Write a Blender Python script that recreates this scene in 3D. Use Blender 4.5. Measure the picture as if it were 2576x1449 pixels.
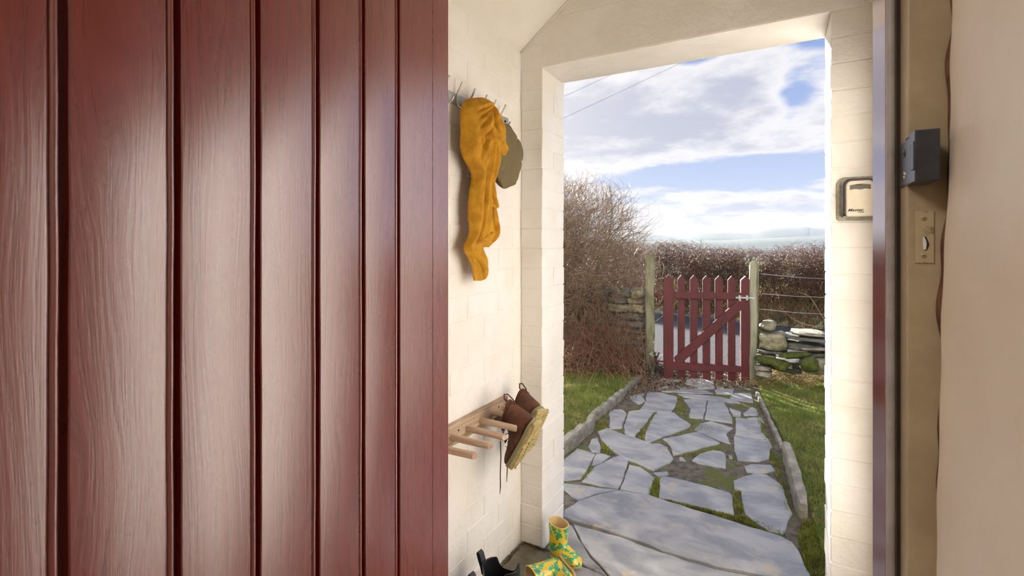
import bpy, bmesh, math, random
import numpy as np
from mathutils import Vector, Matrix
random.seed(7); rng = np.random.default_rng(7)
for o in list(bpy.data.objects): bpy.data.objects.remove(o)
COL = bpy.context.scene.collection
scene = bpy.context.scene
PI = math.pi
# ------------------------------------------------------------------ camera
F = 1242.0; HY = 625.0; CAMZ = 1.3; YAW = math.radians(28.7)
CS, SN = math.cos(YAW), math.sin(YAW)
cd = bpy.data.cameras.new('camera'); cam = bpy.data.objects.new('camera', cd); COL.objects.link(cam)
cam.location = (0, 0, CAMZ); cam.rotation_euler = (PI/2, 0, YAW)
cd.sensor_width = 36; cd.lens = 36*F/2576; cd.shift_y = -(724.5-HY)/2576
cd.clip_start = 0.01; cd.clip_end = 20000
cd.dof.use_dof = True; cd.dof.focus_distance = 1.35; cd.dof.aperture_fstop = 8
scene.camera = cam
# ------------------------------------------------------------------ sun, sky, added fill light, exposure
SUN_EL = math.radians(19); SUN_AZ = (-0.74, 0.67)
sun = bpy.data.lights.new('sun', 'SUN'); sun.energy = 22.0; sun.angle = math.radians(0.8); sun.color = (1, .965, .92)
so = bpy.data.objects.new('sun', sun); COL.objects.link(so)
sd = Vector((SUN_AZ[0]*math.cos(SUN_EL), SUN_AZ[1]*math.cos(SUN_EL), math.sin(SUN_EL)))
so.rotation_euler = sd.to_track_quat('Z', 'Y').to_euler(); so.location = sd*30
def area_light(name, loc, target, size, power, color):
    l = bpy.data.lights.new(name, 'AREA'); l.shape = 'RECTANGLE'; l.size = size[0]; l.size_y = size[1]; l.energy = power; l.color = color
    o = bpy.data.objects.new(name, l); COL.objects.link(o); o.location = loc
    o.rotation_euler = (Vector(target)-Vector(loc)).to_track_quat('-Z', 'Y').to_euler(); return o
area_light('hall_fill_light', (-.86, -.62, 2.36), (-.86, -.6, 0), (.6, .6), 23, (1, .96, .92))  # unseen fill light added behind the camera to brighten the walls
scene.view_settings.view_transform = 'Standard'; scene.view_settings.look = 'None'
scene.view_settings.gamma = 1.0; scene.view_settings.use_curve_mapping = False
scene.view_settings.exposure = 0.0

def lin(c):
    return tuple(((v/255)/12.92 if v/255 <= .04045 else ((v/255+.055)/1.055)**2.4) for v in c)+(1,)

class NT:
    def __init__(s, tree): s.t = tree; s.n = tree.nodes; s.l = tree.links
    def new(s, typ, **kw):
        n = s.n.new(typ)
        for k, v in kw.items():
            if k.startswith('_'): setattr(n, k[1:], v)
            else: n.inputs[k.replace('__', ' ')].default_value = v
        return n
    def link(s, a, b): s.l.new(a, b)
    def setin(s, sock, v):
        if hasattr(v, 'is_output'): s.l.new(v, sock)
        else: sock.default_value = v
    def math(s, op, a, b=None, c=None, clamp=False):
        n = s.n.new('ShaderNodeMath'); n.operation = op; n.use_clamp = clamp
        s.setin(n.inputs[0], a)
        if b is not None: s.setin(n.inputs[1], b)
        if c is not None: s.setin(n.inputs[2], c)
        return n.outputs[0]
    def mix(s, f, a, b):
        n = s.n.new('ShaderNodeMix'); n.data_type = 'RGBA'
        s.setin(n.inputs[0], f); s.setin(n.inputs[6], a); s.setin(n.inputs[7], b); return n.outputs[2]
    def ramp(s, v, p0, p1):
        n = s.n.new('ShaderNodeMapRange'); n.interpolation_type = 'SMOOTHSTEP'
        s.setin(n.inputs[0], v); n.inputs[1].default_value = p0; n.inputs[2].default_value = p1; return n.outputs[0]
    def noise(s, vec, scale, detail=4, rough=.55, dist=0):
        n = s.n.new('ShaderNodeTexNoise'); s.l.new(vec, n.inputs['Vector'])
        n.inputs['Scale'].default_value = scale; n.inputs['Detail'].default_value = detail
        n.inputs['Roughness'].default_value = rough; n.inputs['Distortion'].default_value = dist
        return n.outputs['Fac']
    def vscale(s, vec, v):
        n = s.n.new('ShaderNodeVectorMath'); n.operation = 'MULTIPLY'; s.l.new(vec, n.inputs[0]); n.inputs[1].default_value = v; return n.outputs[0]

# world
w = bpy.data.worlds.new('sky'); scene.world = w; w.use_nodes = True
T = NT(w.node_tree); T.n.clear()
tc = T.new('ShaderNodeTexCoord').outputs['Generated']
sp = T.new('ShaderNodeSeparateXYZ'); T.link(tc, sp.inputs[0])
zc = T.math('MAXIMUM', sp.outputs[2], 0.0)
az = T.math('ARCTAN2', sp.outputs[0], sp.outputs[1])
el = T.math('ARCSINE', sp.outputs[2])
zz = T.math('ADD', zc, .16)
cx = T.math('DIVIDE', sp.outputs[0], zz); cy = T.math('DIVIDE', sp.outputs[1], zz)
cv = T.new('ShaderNodeCombineXYZ'); T.link(cx, cv.inputs[0]); T.link(cy, cv.inputs[1])
n1 = T.noise(cv.outputs[0], 1.1, 9, .56, .15)
n2 = T.noise(cv.outputs[0], 3.2, 7, .6, .1)
nb = T.math('MULTIPLY_ADD', n2, .45, T.math('MULTIPLY', n1, .75))
def blob(a, e, ra, re):      # soft lobe in azimuth / elevation (degrees): where a cloud bank or a gap stands
    da = T.math('DIVIDE', T.math('SUBTRACT', az, math.radians(a)), math.radians(ra))
    de = T.math('DIVIDE', T.math('SUBTRACT', el, math.radians(e)), math.radians(re))
    return T.math('POWER', 2.718, T.math('MULTIPLY', -1.0, T.math('ADD', T.math('MULTIPLY', da, da), T.math('MULTIPLY', de, de))))
def azel(px, py):
    t = (px-1288)/F; d = Vector((CS*t-SN, SN*t+CS, (HY-py)/F)); return math.degrees(math.atan2(d.x, d.y)), math.degrees(math.asin(d.normalized().z))
m = nb
for (px, py, ra, re, amp) in [(1700, 270, 14, 6, .34), (1480, 330, 8, 5, .2), (1850, 330, 8, 3, .16), (1800, 545, 12, 2.4, .26), (2020, 500, 6, 2.4, .12), (1900, 150, 5, 3, .08),
                              (1750, 135, 3.0, 1.5, -.3), (2000, 245, 2.2, 2.6, -.3), (1800, 440, 12, 1.7, -.34), (1900, 425, 5, 1.5, -.12), (2040, 60, 4, 2, -.2), (1480, 440, 4, 2, .05)]:
    a, e = azel(px, py); m = T.math('MULTIPLY_ADD', blob(a, e, ra, re), amp, m)
cm = T.ramp(m, .57, .72)
core = T.ramp(T.math('ADD', m, T.math('MULTIPLY', n2, .5)), .95, 1.3)
blue = T.mix(T.ramp(el, 0.02, .5), lin((190, 208, 242)), lin((134, 164, 224)))
cloud = T.mix(T.math('MULTIPLY', core, .85), lin((247, 246, 250)), lin((186, 191, 213)))
skyc = T.mix(cm, blue, cloud)
haze = T.math('POWER', 2.718, T.math('MULTIPLY', zc, -13.0))
skyc = T.mix(T.math('MULTIPLY', haze, .55), skyc, lin((236, 238, 247)))
gdot = T.new('ShaderNodeVectorMath', _operation='DOT_PRODUCT'); T.link(tc, gdot.inputs[0]); gdot.inputs[1].default_value = sd
glow = T.math('POWER', T.math('MAXIMUM', gdot.outputs['Value'], 0.0), 14.0)
skyc = T.mix(T.math('MULTIPLY', glow, .8), skyc, (1.5, 1.42, 1.3, 1))
skyc = T.mix(T.ramp(sp.outputs[2], -.01, -.03), skyc, lin((120, 118, 96)))
bg = T.new('ShaderNodeBackground'); T.link(skyc, bg.inputs[0]); bg.inputs[1].default_value = 1.0
wo = T.new('ShaderNodeOutputWorld'); T.link(bg.outputs[0], wo.inputs[0])

# ------------------------------------------------------------------ helpers
def dirw(px):
    t = (px-1288)/F; return (CS*t-SN, SN*t+CS)
def G(px, py, z=0.0):                     # point of the photograph on the level z
    d = (CAMZ-z)*F/(py-HY); x, y = dirw(px); return Vector((x*d, y*d, z))
def atd(px, py, d):
    x, y = dirw(px); return Vector((x*d, y*d, CAMZ+(HY-py)/F*d))
def atX(px, py, X):
    x, y = dirw(px); return atd(px, py, X/x)
def atY(px, py, Y):
    x, y = dirw(px); return atd(px, py, Y/y)

def mkmat(name, c1, c2=None, scale=8, rough=.6, bump=0, bscale=60, stretch=(1, 1, 1), spec=.5, metallic=0, coord='pos',
          c3=None, s3=2, t3=(.55, .65), bdetail=4, bdist=.01, thr=(.35, .65), rvar=0, coat=0, bump2=0, b2scale=8, transl=0, attr=None, dist=0):
    m_ = bpy.data.materials.new(name); m_.use_nodes = True; T = NT(m_.node_tree); T.n.clear()
    out = T.new('ShaderNodeOutputMaterial'); b = T.new('ShaderNodeBsdfPrincipled'); T.link(b.outputs[0], out.inputs[0])
    if coord == 'pos': v = T.new('ShaderNodeNewGeometry').outputs['Position']
    else:
        v0 = T.new('ShaderNodeTexCoord').outputs['Object']
        r = T.new('ShaderNodeObjectInfo').outputs['Random']
        va = T.new('ShaderNodeVectorMath', _operation='ADD'); T.link(v0, va.inputs[0])
        cb = T.new('ShaderNodeCombineXYZ'); rr = T.math('MULTIPLY', r, 37.0)
        for i in range(3): T.link(rr, cb.inputs[i])
        T.link(cb.outputs[0], va.inputs[1]); v = va.outputs[0]
    vs = T.vscale(v, stretch)
    col = lin(c1)
    if c2 is not None:
        f = T.ramp(T.noise(vs, scale, 5, .6, dist), *thr); col = T.mix(f, lin(c1), lin(c2))
    if c3 is not None:
        f3 = T.ramp(T.noise(v, s3, 5, .65), *t3); col = T.mix(f3, col, lin(c3))
    if attr: 
        an = T.new('ShaderNodeAttribute', _attribute_name=attr); col = an.outputs['Color']
    T.setin(b.inputs['Base Color'], col)
    b.inputs['Roughness'].default_value = rough; b.inputs['Metallic'].default_value = metallic
    b.inputs['Specular IOR Level'].default_value = spec
    if coat: b.inputs['Coat Weight'].default_value = coat; b.inputs['Coat Roughness'].default_value = .08
    if rvar:
        T.link(T.math('MULTIPLY_ADD', T.noise(vs, scale*1.7, 4), rvar, rough-rvar/2), b.inputs['Roughness'])
    nrm = None
    if bump2:
        bn = T.new('ShaderNodeBump'); bn.inputs['Strength'].default_value = bump2; bn.inputs['Distance'].default_value = bdist*3
        T.link(T.noise(v, b2scale, 3, .5), bn.inputs['Height']); nrm = bn.outputs[0]
    if bump:
        bn = T.new('ShaderNodeBump'); bn.inputs['Strength'].default_value = bump; bn.inputs['Distance'].default_value = bdist
        T.link(T.noise(vs, bscale, bdetail, .6, dist), bn.inputs['Height'])
        if nrm: T.link(nrm, bn.inputs['Normal'])
        nrm = bn.outputs[0]
    if nrm: T.link(nrm, b.inputs['Normal'])
    if transl:
        tr = T.new('ShaderNodeBsdfTranslucent'); T.setin(tr.inputs[0], col)
        ms = T.new('ShaderNodeMixShader'); ms.inputs[0].default_value = transl
        T.link(b.outputs[0], ms.inputs[1]); T.link(tr.outputs[0], ms.inputs[2]); T.link(ms.outputs[0], out.inputs[0])
    return m_

def tag(o, label=None, cat=None, group=None, kind=None):
    if label: o['label'] = label
    if cat: o['category'] = cat
    if group: o['group'] = group
    if kind: o['kind'] = kind
    return o
def link(name, me, m_, parent=None, smooth=False):
    o = bpy.data.objects.new(name, me); COL.objects.link(o)
    if m_ is not None and not me.materials: me.materials.append(m_)
    if parent: o.parent = parent
    if smooth:
        me.polygons.foreach_set('use_smooth', [True]*len(me.polygons))
    return o
def bmobj(name, bm, m_, parent=None, smooth=False):
    me = bpy.data.meshes.new(name); bmesh.ops.recalc_face_normals(bm, faces=bm.faces); bm.to_mesh(me); bm.free(); return link(name, me, m_, parent, smooth)
def pyobj(name, v, f, m_, parent=None, smooth=False):
    me = bpy.data.meshes.new(name); me.from_pydata([tuple(a) for a in v], [], [tuple(a) for a in f]); me.update(); return link(name, me, m_, parent, smooth)
def npobj(name, V, Fc, m_, parent=None, smooth=False):      # big meshes: V (n,3), Fc (m,k)
    me = bpy.data.meshes.new(name); V = np.ascontiguousarray(V, dtype=np.float32); Fc = np.ascontiguousarray(Fc, dtype=np.int32)
    n, k = Fc.shape
    me.vertices.add(len(V)); me.vertices.foreach_set('co', V.ravel())
    me.loops.add(n*k); me.loops.foreach_set('vertex_index', Fc.ravel())
    me.polygons.add(n); me.polygons.foreach_set('loop_start', np.arange(0, n*k, k, dtype=np.int32))
    me.update(calc_edges=True); me.validate(); return link(name, me, m_, parent, smooth)
def empty(name, loc=(0, 0, 0)):
    o = bpy.data.objects.new(name, None); COL.objects.link(o); o.location = loc; o.empty_display_size = .05; return o
def add_box(bm, x0, x1, y0, y1, z0, z1):
    r = bmesh.ops.create_cube(bm, size=1)
    for v in r['verts']:
        v.co.x = x0 if v.co.x < 0 else x1; v.co.y = y0 if v.co.y < 0 else y1; v.co.z = z0 if v.co.z < 0 else z1
    return r['verts']
def box(name, b, m_, parent=None, bev=0, seg=2, smooth=False):
    bm = bmesh.new(); add_box(bm, *b)
    if bev: bmesh.ops.bevel(bm, geom=list(bm.edges), offset=bev, segments=seg, affect='EDGES', profile=.6)
    return bmobj(name, bm, m_, parent, smooth)
def prism(name, pts, ext, m_, parent=None, bev=0, smooth=False):       # planar outline pts (3D) extruded by vector ext
    bm = bmesh.new(); vs = [bm.verts.new(p) for p in pts]; f = bm.faces.new(vs)
    r = bmesh.ops.extrude_face_region(bm, geom=[f]); nv = [g for g in r['geom'] if isinstance(g, bmesh.types.BMVert)]
    bmesh.ops.translate(bm, verts=nv, vec=Vector(ext))
    if bev: bmesh.ops.bevel(bm, geom=list(bm.edges), offset=bev, segments=2, affect='EDGES')
    return bmobj(name, bm, m_, parent, smooth)
def tube_geo(pts, rad, sides=8, cap=True):
    pts = [Vector(p) for p in pts]; n = len(pts); V = []; Fc = []
    if not hasattr(rad, '__len__'): rad = [rad]*n
    up = Vector((0, 0, 1)); prev = None
    for i, p in enumerate(pts):
        t = (pts[min(i+1, n-1)]-pts[max(i-1, 0)]).normalized()
        a = prev if prev is not None else (up if abs(t.z) < .9 else Vector((1, 0, 0)))
        s_ = (a - t*a.dot(t)).normalized(); prev = s_; b = t.cross(s_)
        for k in range(sides):
            th = 2*PI*k/sides; V.append(p+(s_*math.cos(th)+b*math.sin(th))*rad[i])
    for i in range(n-1):
        for k in range(sides):
            k2 = (k+1) % sides; Fc.append((i*sides+k, i*sides+k2, (i+1)*sides+k2, (i+1)*sides+k))
    if cap: Fc.append(tuple(range(sides))[::-1]); Fc.append(tuple((n-1)*sides+k for k in range(sides)))
    return V, Fc
def tube(name, pts, rad, m_, parent=None, sides=8):
    V, Fc = tube_geo(pts, rad, sides); return pyobj(name, V, Fc, m_, parent, True)
def smoothpts(P, n):                      # Catmull-Rom through rows of an array
    P = np.asarray(P, float); m_ = len(P); out = []
    for s in np.linspace(0, m_-1, n):
        i = min(int(s), m_-2); u = s-i
        p0, p1, p2, p3 = P[max(i-1, 0)], P[i], P[i+1], P[min(i+2, m_-1)]
        out.append(.5*((2*p1)+(-p0+p2)*u+(2*p0-5*p1+4*p2-p3)*u*u+(-p0+3*p1-3*p2+p3)*u**3))
    return np.array(out)

# ------------------------------------------------------------------ materials
M = {}
M['paint'] = mkmat('white_masonry_paint', (241, 236, 229), (235, 229, 219), 5, .55, .55, 55, bump2=.6, b2scale=14, bdist=.004, c3=(224, 216, 203), s3=1.6, t3=(.56, .75))
M['ceil'] = mkmat('cream_ceiling_paint', (236, 230, 220), (230, 223, 210), 4, .6, .3, 40, bump2=.3, b2scale=6, bdist=.003)
M['plaster'] = mkmat('cream_wall_plaster', (230, 218, 198), (222, 208, 186), 3, .42, .25, 30, bump2=.5, b2scale=5, bdist=.004)
M['jamb'] = mkmat('cream_gloss_paint', (184, 167, 134), (168, 150, 118), 9, .38, .3, 70, bdist=.002)
M['seal'] = mkmat('grey_seal', (178, 172, 168), (160, 152, 148), 20, .5)
M['rust'] = mkmat('broken_plaster_edge', (122, 84, 62), (92, 58, 44), 30, .9, .6, 80, bdist=.003)
M['darkgap'] = mkmat('dark_rebate', (58, 46, 32), (40, 32, 24), 20, .8)
M['hall'] = mkmat('hall_wall_paint', (226, 220, 208), (220, 213, 200), 3, .6)
M['carpet'] = mkmat('hall_floor', (132, 118, 104), (112, 98, 86), 12, .8)
M['slate'] = mkmat('slate_flag', (182, 180, 174), (146, 146, 147), 5, .5, .7, 70, c3=(196, 180, 152), s3=7, t3=(.56, .72), bump2=.5, b2scale=12, bdist=.004, rvar=.2, stretch=(1, 1.6, 1), dist=.6)
M['slateb'] = mkmat('brown_slate_flag', (126, 122, 106), (106, 98, 78), 9, .65, .6, 90, c3=(92, 84, 58), s3=11, t3=(.5, .7), bdist=.004)
M['earth'] = mkmat('gritty_earth_joint', (136, 124, 108), (98, 88, 72), 22, .95, 1, 130, c3=(112, 116, 56), s3=4.5, t3=(.5, .58), bdist=.012, bump2=.8, b2scale=30)
M['soil'] = mkmat('garden_soil', (98, 96, 52), (78, 72, 42), 14, .95, 1, 60, bdist=.01)
M['kerb'] = mkmat('weathered_stone', (168, 160, 142), (130, 124, 108), 14, .8, .9, 60, c3=(92, 98, 50), s3=9, t3=(.6, .72), bdist=.008, stretch=(1, 1, 2))
M['stone'] = mkmat('lichened_stone', (160, 152, 124), (118, 112, 86), 16, .85, .9, 55, c3=(176, 172, 160), s3=18, t3=(.6, .7), bdist=.01)
M['dslate'] = mkmat('dark_wall_slate', (122, 120, 110), (86, 86, 76), 14, .7, .9, 45, c3=(92, 100, 58), s3=10, t3=(.58, .7), bdist=.01, stretch=(1, 1, 4))
M['moss'] = mkmat('moss', (104, 114, 40), (74, 82, 30), 30, .95, 1, 150, bdist=.015)
M['asphalt'] = mkmat('lane_asphalt', (104, 102, 102), (76, 74, 74), 40, .95, 1, 50, spec=.1, bdist=.01)
M['bank'] = mkmat('bank_earth', (126, 106, 76), (92, 78, 52), 4, .95, 1, 25, c3=(92, 100, 44), s3=2.5, t3=(.56, .66), bdist=.03)
M['field'] = mkmat('winter_field', (112, 128, 72), (128, 118, 80), .5, .9, .6, 6, bdist=.05)
M['hill'] = mkmat('far_hillside', (92, 102, 84), (78, 88, 80), .004, .95)
M['gate'] = mkmat('dark_red_gate_paint', (90, 32, 34), (76, 26, 28), 10, .6, .5, 60, c3=(134, 96, 88), s3=14, t3=(.68, .74), bdist=.003, stretch=(1, 1, .3))
M['post'] = mkmat('mossy_weathered_wood', (136, 134, 108), (94, 92, 64), 12, .85, .8, 50, c3=(172, 176, 164), s3=13, t3=(.6, .68), bdist=.008, stretch=(1, 1, .35))
M['plank'] = mkmat('grey_green_board', (162, 158, 134), (122, 122, 98), 12, .8, .6, 50, bdist=.004, stretch=(1, 1, .2))
M['galv'] = mkmat('galvanised_steel', (190, 196, 188), (160, 168, 160), 40, .45, metallic=.6)
M['steel'] = mkmat('brushed_steel', (196, 190, 180), (176, 170, 160), 60, .32, metallic=.9)
M['barsteel'] = mkmat('painted_steel_bar', (176, 176, 176), (164, 164, 162), 60, .4, metallic=.5)
M['wire'] = mkmat('fence_wire_metal', (176, 180, 184), None, rough=.5, metallic=.5)
M['cable'] = mkmat('overhead_cable', (150, 156, 176), None, rough=.7)
M['pine'] = mkmat('worn_pine', (196, 172, 146), (158, 130, 102), 9, .6, .4, 30, bdist=.003, stretch=(3, .35, 9), coord='obj', dist=.8)
M['dowel'] = mkmat('dowel_wood', (204, 176, 150), (176, 146, 120), 9, .55, .3, 30, bdist=.002, stretch=(.5, 7, 7), coord='obj', dist=.5)
M['hole'] = mkmat('dark_screw_hole', (34, 26, 20), None, rough=.8)
M['leather'] = mkmat('brown_nubuck', (104, 64, 44), (80, 48, 33), 18, .8, .5, 140, bdist=.002, coord='obj')
M['leatherd'] = mkmat('dark_brown_lining', (66, 36, 26), (50, 28, 20), 18, .85, coord='obj')
M['gum'] = mkmat('gum_sole', (196, 178, 124), (172, 152, 98), 30, .7, .5, 90, bdist=.003, coord='obj')
M['gumg'] = mkmat('grey_midsole', (142, 138, 104), None, rough=.7)
M['navy'] = mkmat('dark_blue_badge', (38, 42, 54), None, rough=.5)
M['black'] = mkmat('black_rubber', (24, 24, 27), (32, 32, 35), 20, .42, .2, 90, bdist=.001)
M['tabm'] = mkmat('grey_tab_webbing', (54, 54, 60), (40, 40, 44), 60, .7)
M['tweed'] = None
M['keepm'] = mkmat('dark_grey_metal', (74, 76, 82), (64, 66, 72), 60, .33, .12, 300, bdist=.0008, metallic=.55)
M['screw'] = mkmat('bright_screw', (215, 205, 185), None, rough=.25, metallic=.95)
M['plate'] = mkmat('painted_plate', (186, 168, 134), (128, 108, 80), 60, .45, .5, 120, thr=(.55, .7), bdist=.001)
M['safeb'] = mkmat('black_casing', (44, 34, 34), None, rough=.35)
M['safes'] = mkmat('silver_casing_side', (182, 182, 172), None, rough=.3, metallic=.5)
M['safef'] = mkmat('warm_grey_front', (208, 198, 176), (202, 192, 170), 40, .45, metallic=.1)
M['safed'] = mkmat('grey_shutter', (96, 90, 80), None, rough=.5)
M['ink'] = mkmat('dark_lettering', (44, 36, 32), None, rough=.6)
M['mortar'] = mkmat('greenish_mortar', (186, 182, 162), (160, 156, 136), 60, .9, .9, 90, bdist=.006)
M['twig'] = mkmat('brown_twigs', (158, 132, 104), (118, 96, 74), 9, .5, spec=.6)
M['twigr'] = mkmat('reddish_hedge_twigs', (142, 104, 80), (108, 78, 60), 5, .48, spec=.6, c3=(150, 146, 96), s3=3, t3=(.6, .7))
M['stem'] = mkmat('thick_mossy_stem', (104, 90, 64), (112, 118, 64), 7, .8)
M['bracken'] = mkmat('dead_bracken', (198, 156, 120), (156, 116, 86), 8, .65, transl=.25)
M['litter'] = mkmat('leaf_litter', (138, 118, 98), (94, 78, 64), 18, .8)
M['straw'] = mkmat('dead_grass', (190, 166, 116), (146, 124, 80), 8, .7, transl=.25)
M['grass'] = mkmat('green_grass', (160, 170, 88), (128, 142, 66), 7, .55, transl=.45, c3=(206, 202, 130), s3=5, t3=(.58, .7))
M['mosst'] = mkmat('moss_tufts', (152, 158, 58), (116, 114, 46), 14, .8, transl=.3, c3=(158, 136, 92), s3=12, t3=(.55, .65))
M['leafg'] = mkmat('green_spikes', (92, 130, 70), (78, 110, 64), 20, .5, transl=.3)
M['yellow'] = mkmat('pale_yellow_buds', (222, 220, 120), None, rough=.6, transl=.3)

# red boarded door paint: fine vertical wood grain in relief
def red_door_mat():
    m_ = bpy.data.materials.new('dark_red_door_paint'); m_.use_nodes = True; T = NT(m_.node_tree); T.n.clear()
    out = T.new('ShaderNodeOutputMaterial'); b = T.new('ShaderNodeBsdfPrincipled'); T.link(b.outputs[0], out.inputs[0])
    v0 = T.new('ShaderNodeTexCoord').outputs['Object']; r = T.new('ShaderNodeObjectInfo').outputs['Random']
    cb = T.new('ShaderNodeCombineXYZ'); rr = T.math('MULTIPLY', r, 23.0)
    T.link(rr, cb.inputs[0]); T.link(rr, cb.inputs[2])
    va = T.new('ShaderNodeVectorMath', _operation='ADD'); T.link(v0, va.inputs[0]); T.link(cb.outputs[0], va.inputs[1]); v = va.outputs[0]
    warp = T.noise(T.vscale(v, (9, 9, 1.6)), 1.0, 2, .5)
    sx = T.new('ShaderNodeSeparateXYZ'); T.link(v, sx.inputs[0])
    ring = T.math('MULTIPLY_ADD', warp, .11, sx.outputs[0])
    cbb = T.new('ShaderNodeCombineXYZ'); T.link(T.math('MULTIPLY', ring, 1.0), cbb.inputs[0]); T.link(T.math('MULTIPLY', sx.outputs[2], .02), cbb.inputs[2])
    g1 = T.noise(cbb.outputs[0], 190, 4, .65)
    g2 = T.noise(T.vscale(v, (900, 900, 14)), 1.0, 3, .6)
    g3 = T.noise(T.vscale(v, (220, 220, 160)), 1.0, 3, .6)
    hgt = T.math('ADD', T.math('MULTIPLY', g1, 1.0), T.math('ADD', T.math('MULTIPLY', g2, .35), T.math('MULTIPLY', g3, .18)))
    bn = T.new('ShaderNodeBump'); bn.inputs['Strength'].default_value = .22; bn.inputs['Distance'].default_value = .0011
    T.link(hgt, bn.inputs['Height']); T.link(bn.outputs[0], b.inputs['Normal'])
    T.link(T.mix(T.ramp(g1, .35, .65), lin((106, 17, 14)), lin((118, 23, 19))), b.inputs['Base Color'])
    T.link(T.math('MULTIPLY_ADD', g1, .12, .22), b.inputs['Roughness'])
    b.inputs['Specular IOR Level'].default_value = .8; b.inputs['Coat Weight'].default_value = 1.0; b.inputs['Coat Roughness'].default_value = .27; b.inputs['Coat IOR'].default_value = 1.6; T.link(bn.outputs[0], b.inputs['Coat Normal'])
    return m_
M['red'] = red_door_mat()
M['redf'] = mkmat('red_frame_gloss', (122, 34, 40), (110, 28, 34), 30, .22, .3, 120, stretch=(1, 1, .05), bdist=.0006, spec=.7)

# ------------------------------------------------------------------ the building shell
XL, XR, YI, YO, YH = -1.018, .262, 1.94, 2.18, .95     # porch side walls, front wall inner/outer face, house wall outer face
OL, OR_, ZT = -.912, .140, 2.084                       # opening left, right and head
EAVE, SL, RX = 2.17, .78, -.378
CH = .0868                                             # brick course height
_bm = {}
def brick_mesh(l, d, h, var):
    k = (round(l, 3), round(d, 3), round(h, 3), var)
    if k not in _bm:
        rr = random.Random(hash(k) & 0xffff)
        bm = bmesh.new(); add_box(bm, 0, l, 0, d, 0, h)
        for v in bm.verts: v.co += Vector((rr.uniform(-1, 1), rr.uniform(-1, 1), rr.uniform(-1, 1)))*.0016
        bmesh.ops.bevel(bm, geom=list(bm.edges), offset=.0026, segments=1, affect='EDGES')
        bmesh.ops.recalc_face_normals(bm, faces=bm.faces)
        me = bpy.data.meshes.new('brick'); bm.to_mesh(me); bm.free(); me.materials.append(M['paint']); _bm[k] = me
    return _bm[k]
def brick(parent, x, y, z, l, d, h, jit=(0, 0, 0)):
    o = bpy.data.objects.new('brick', brick_mesh(l, d, h, random.randrange(3))); COL.objects.link(o); o.parent = parent
    o.location = (x+random.uniform(-1, 1)*jit[0], y+random.uniform(-1, 1)*jit[1], z+random.uniform(-1, 1)*jit[2]); return o

# left porch wall: core slab and bricks standing a few millimetres proud of the joints
wl = box('wall_left', (XL-.2, XL-.0014, YH, YO, -.05, EAVE+.1), M['paint']); tag(wl, kind='structure')
GAPJ = .004
for c in range(25):
    z = c*CH
    y = YH+.005-(.0 if c % 2 else .115)
    while y < YI-.01:
        y0, y1 = max(y, YH+.004), min(y+.222, YI+.004)
        if y1-y0 > .03: brick(wl, XL-.026, y0, z+GAPJ/2, .026, round(y1-y0, 3), CH-GAPJ, (.0008, .0008, .0006))
        y += .222+GAPJ
# front wall with the opening
wf = box('wall_front', (XL-.2, OL-.003, YI+.0025, YO-.003, -.05, 2.9), M['paint']); tag(wf, kind='structure')
box('pier_core', (OR_+.003, XR+.3, YI+.0025, YO-.003, -.05, 2.9), M['paint'], wf)
box('lintel', (OL-.12, OR_+.10, YI+.001, YO-.001, ZT, ZT+.21), M['paint'], wf, .008, 2)
box('gable_core', (OL-.003, OR_+.003, YI+.0025, YO-.003, ZT+.2, 3.0), M['paint'], wf)
for c in range(24):
    z = c*CH; hh = CH-GAPJ
    for side in (0, 1):
        j = (.0014, .0012, .0006)
        xa, wd = (XL+.002, OL-XL-.002) if side == 0 else (OR_, XR-OR_+.0)
        if c % 3 == 1:
            brick(wf, xa, YI, z+GAPJ/2, wd, .112, hh, j); brick(wf, xa, YI+.122, z+GAPJ/2, wd, .118, hh, j)
        else: brick(wf, xa, YI, z+GAPJ/2, wd, YO-YI, hh, j)
z = ZT+.212; c = 0
while z < 3.0:
    x = XL-.03-(.11 if c % 2 else 0)
    while x < XR+.05:
        brick(wf, x, YI, z, .222, .03, CH-GAPJ+.002, (.001, .0012, .001)); x += .222+GAPJ
    z += CH; c += 1
brick(wf, XL-.05, YI, ZT+.004, .16, .03, .098); brick(wf, XL-.05, YI, ZT+.108, .16, .03, .098)
for zz_, hh in ((ZT+.004, .098), (ZT+.108, .098)): brick(wf, OR_+.102, YI, zz_, .10, .03, hh)
# outer edge course on the reveals carries on above: right porch wall
wr = box('wall_right', (XR, XR+.2, YH, YI+.01, -.05, EAVE+.1), M['paint']); tag(wr, kind='structure')
# sloping ceiling slabs
def ceil_slab(xa, xb):
    za = EAVE+SL*(xa-XL) if xa < RX+.01 and xb <= RX+.01 else EAVE+SL*(XR-xa)+0
    zb = EAVE+SL*(xb-XL) if xb <= RX+.01 else EAVE+SL*(XR-xb)
    return [(xa, YH-.02, za), (xb, YH-.02, zb), (xb, YO+.12, zb), (xa, YO+.12, za)]
c1 = prism('ceiling', [(XL-.25, YH-.02, EAVE-.25*SL), (RX, YH-.02, EAVE+SL*(RX-XL)), (RX, YO+.1, EAVE+SL*(RX-XL)), (XL-.25, YO+.1, EAVE-.25*SL)], (0, 0, .12), M['ceil']); tag(c1, kind='structure')
prism('ceiling_slope', [(XR+.25, YH-.02, EAVE-.25*SL), (RX, YH-.02, EAVE+SL*(RX-XL)), (RX, YO+.1, EAVE+SL*(RX-XL)), (XR+.25, YO+.1, EAVE-.25*SL)], (0, 0, .12), M['ceil'], c1)
# the plaster run between the ceiling and the gable
tube('cove', [(XL, YI-.002, EAVE-.004), (RX, YI-.002, EAVE+SL*(RX-XL)-.004)], .006, M['ceil'], c1, 6)
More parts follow.
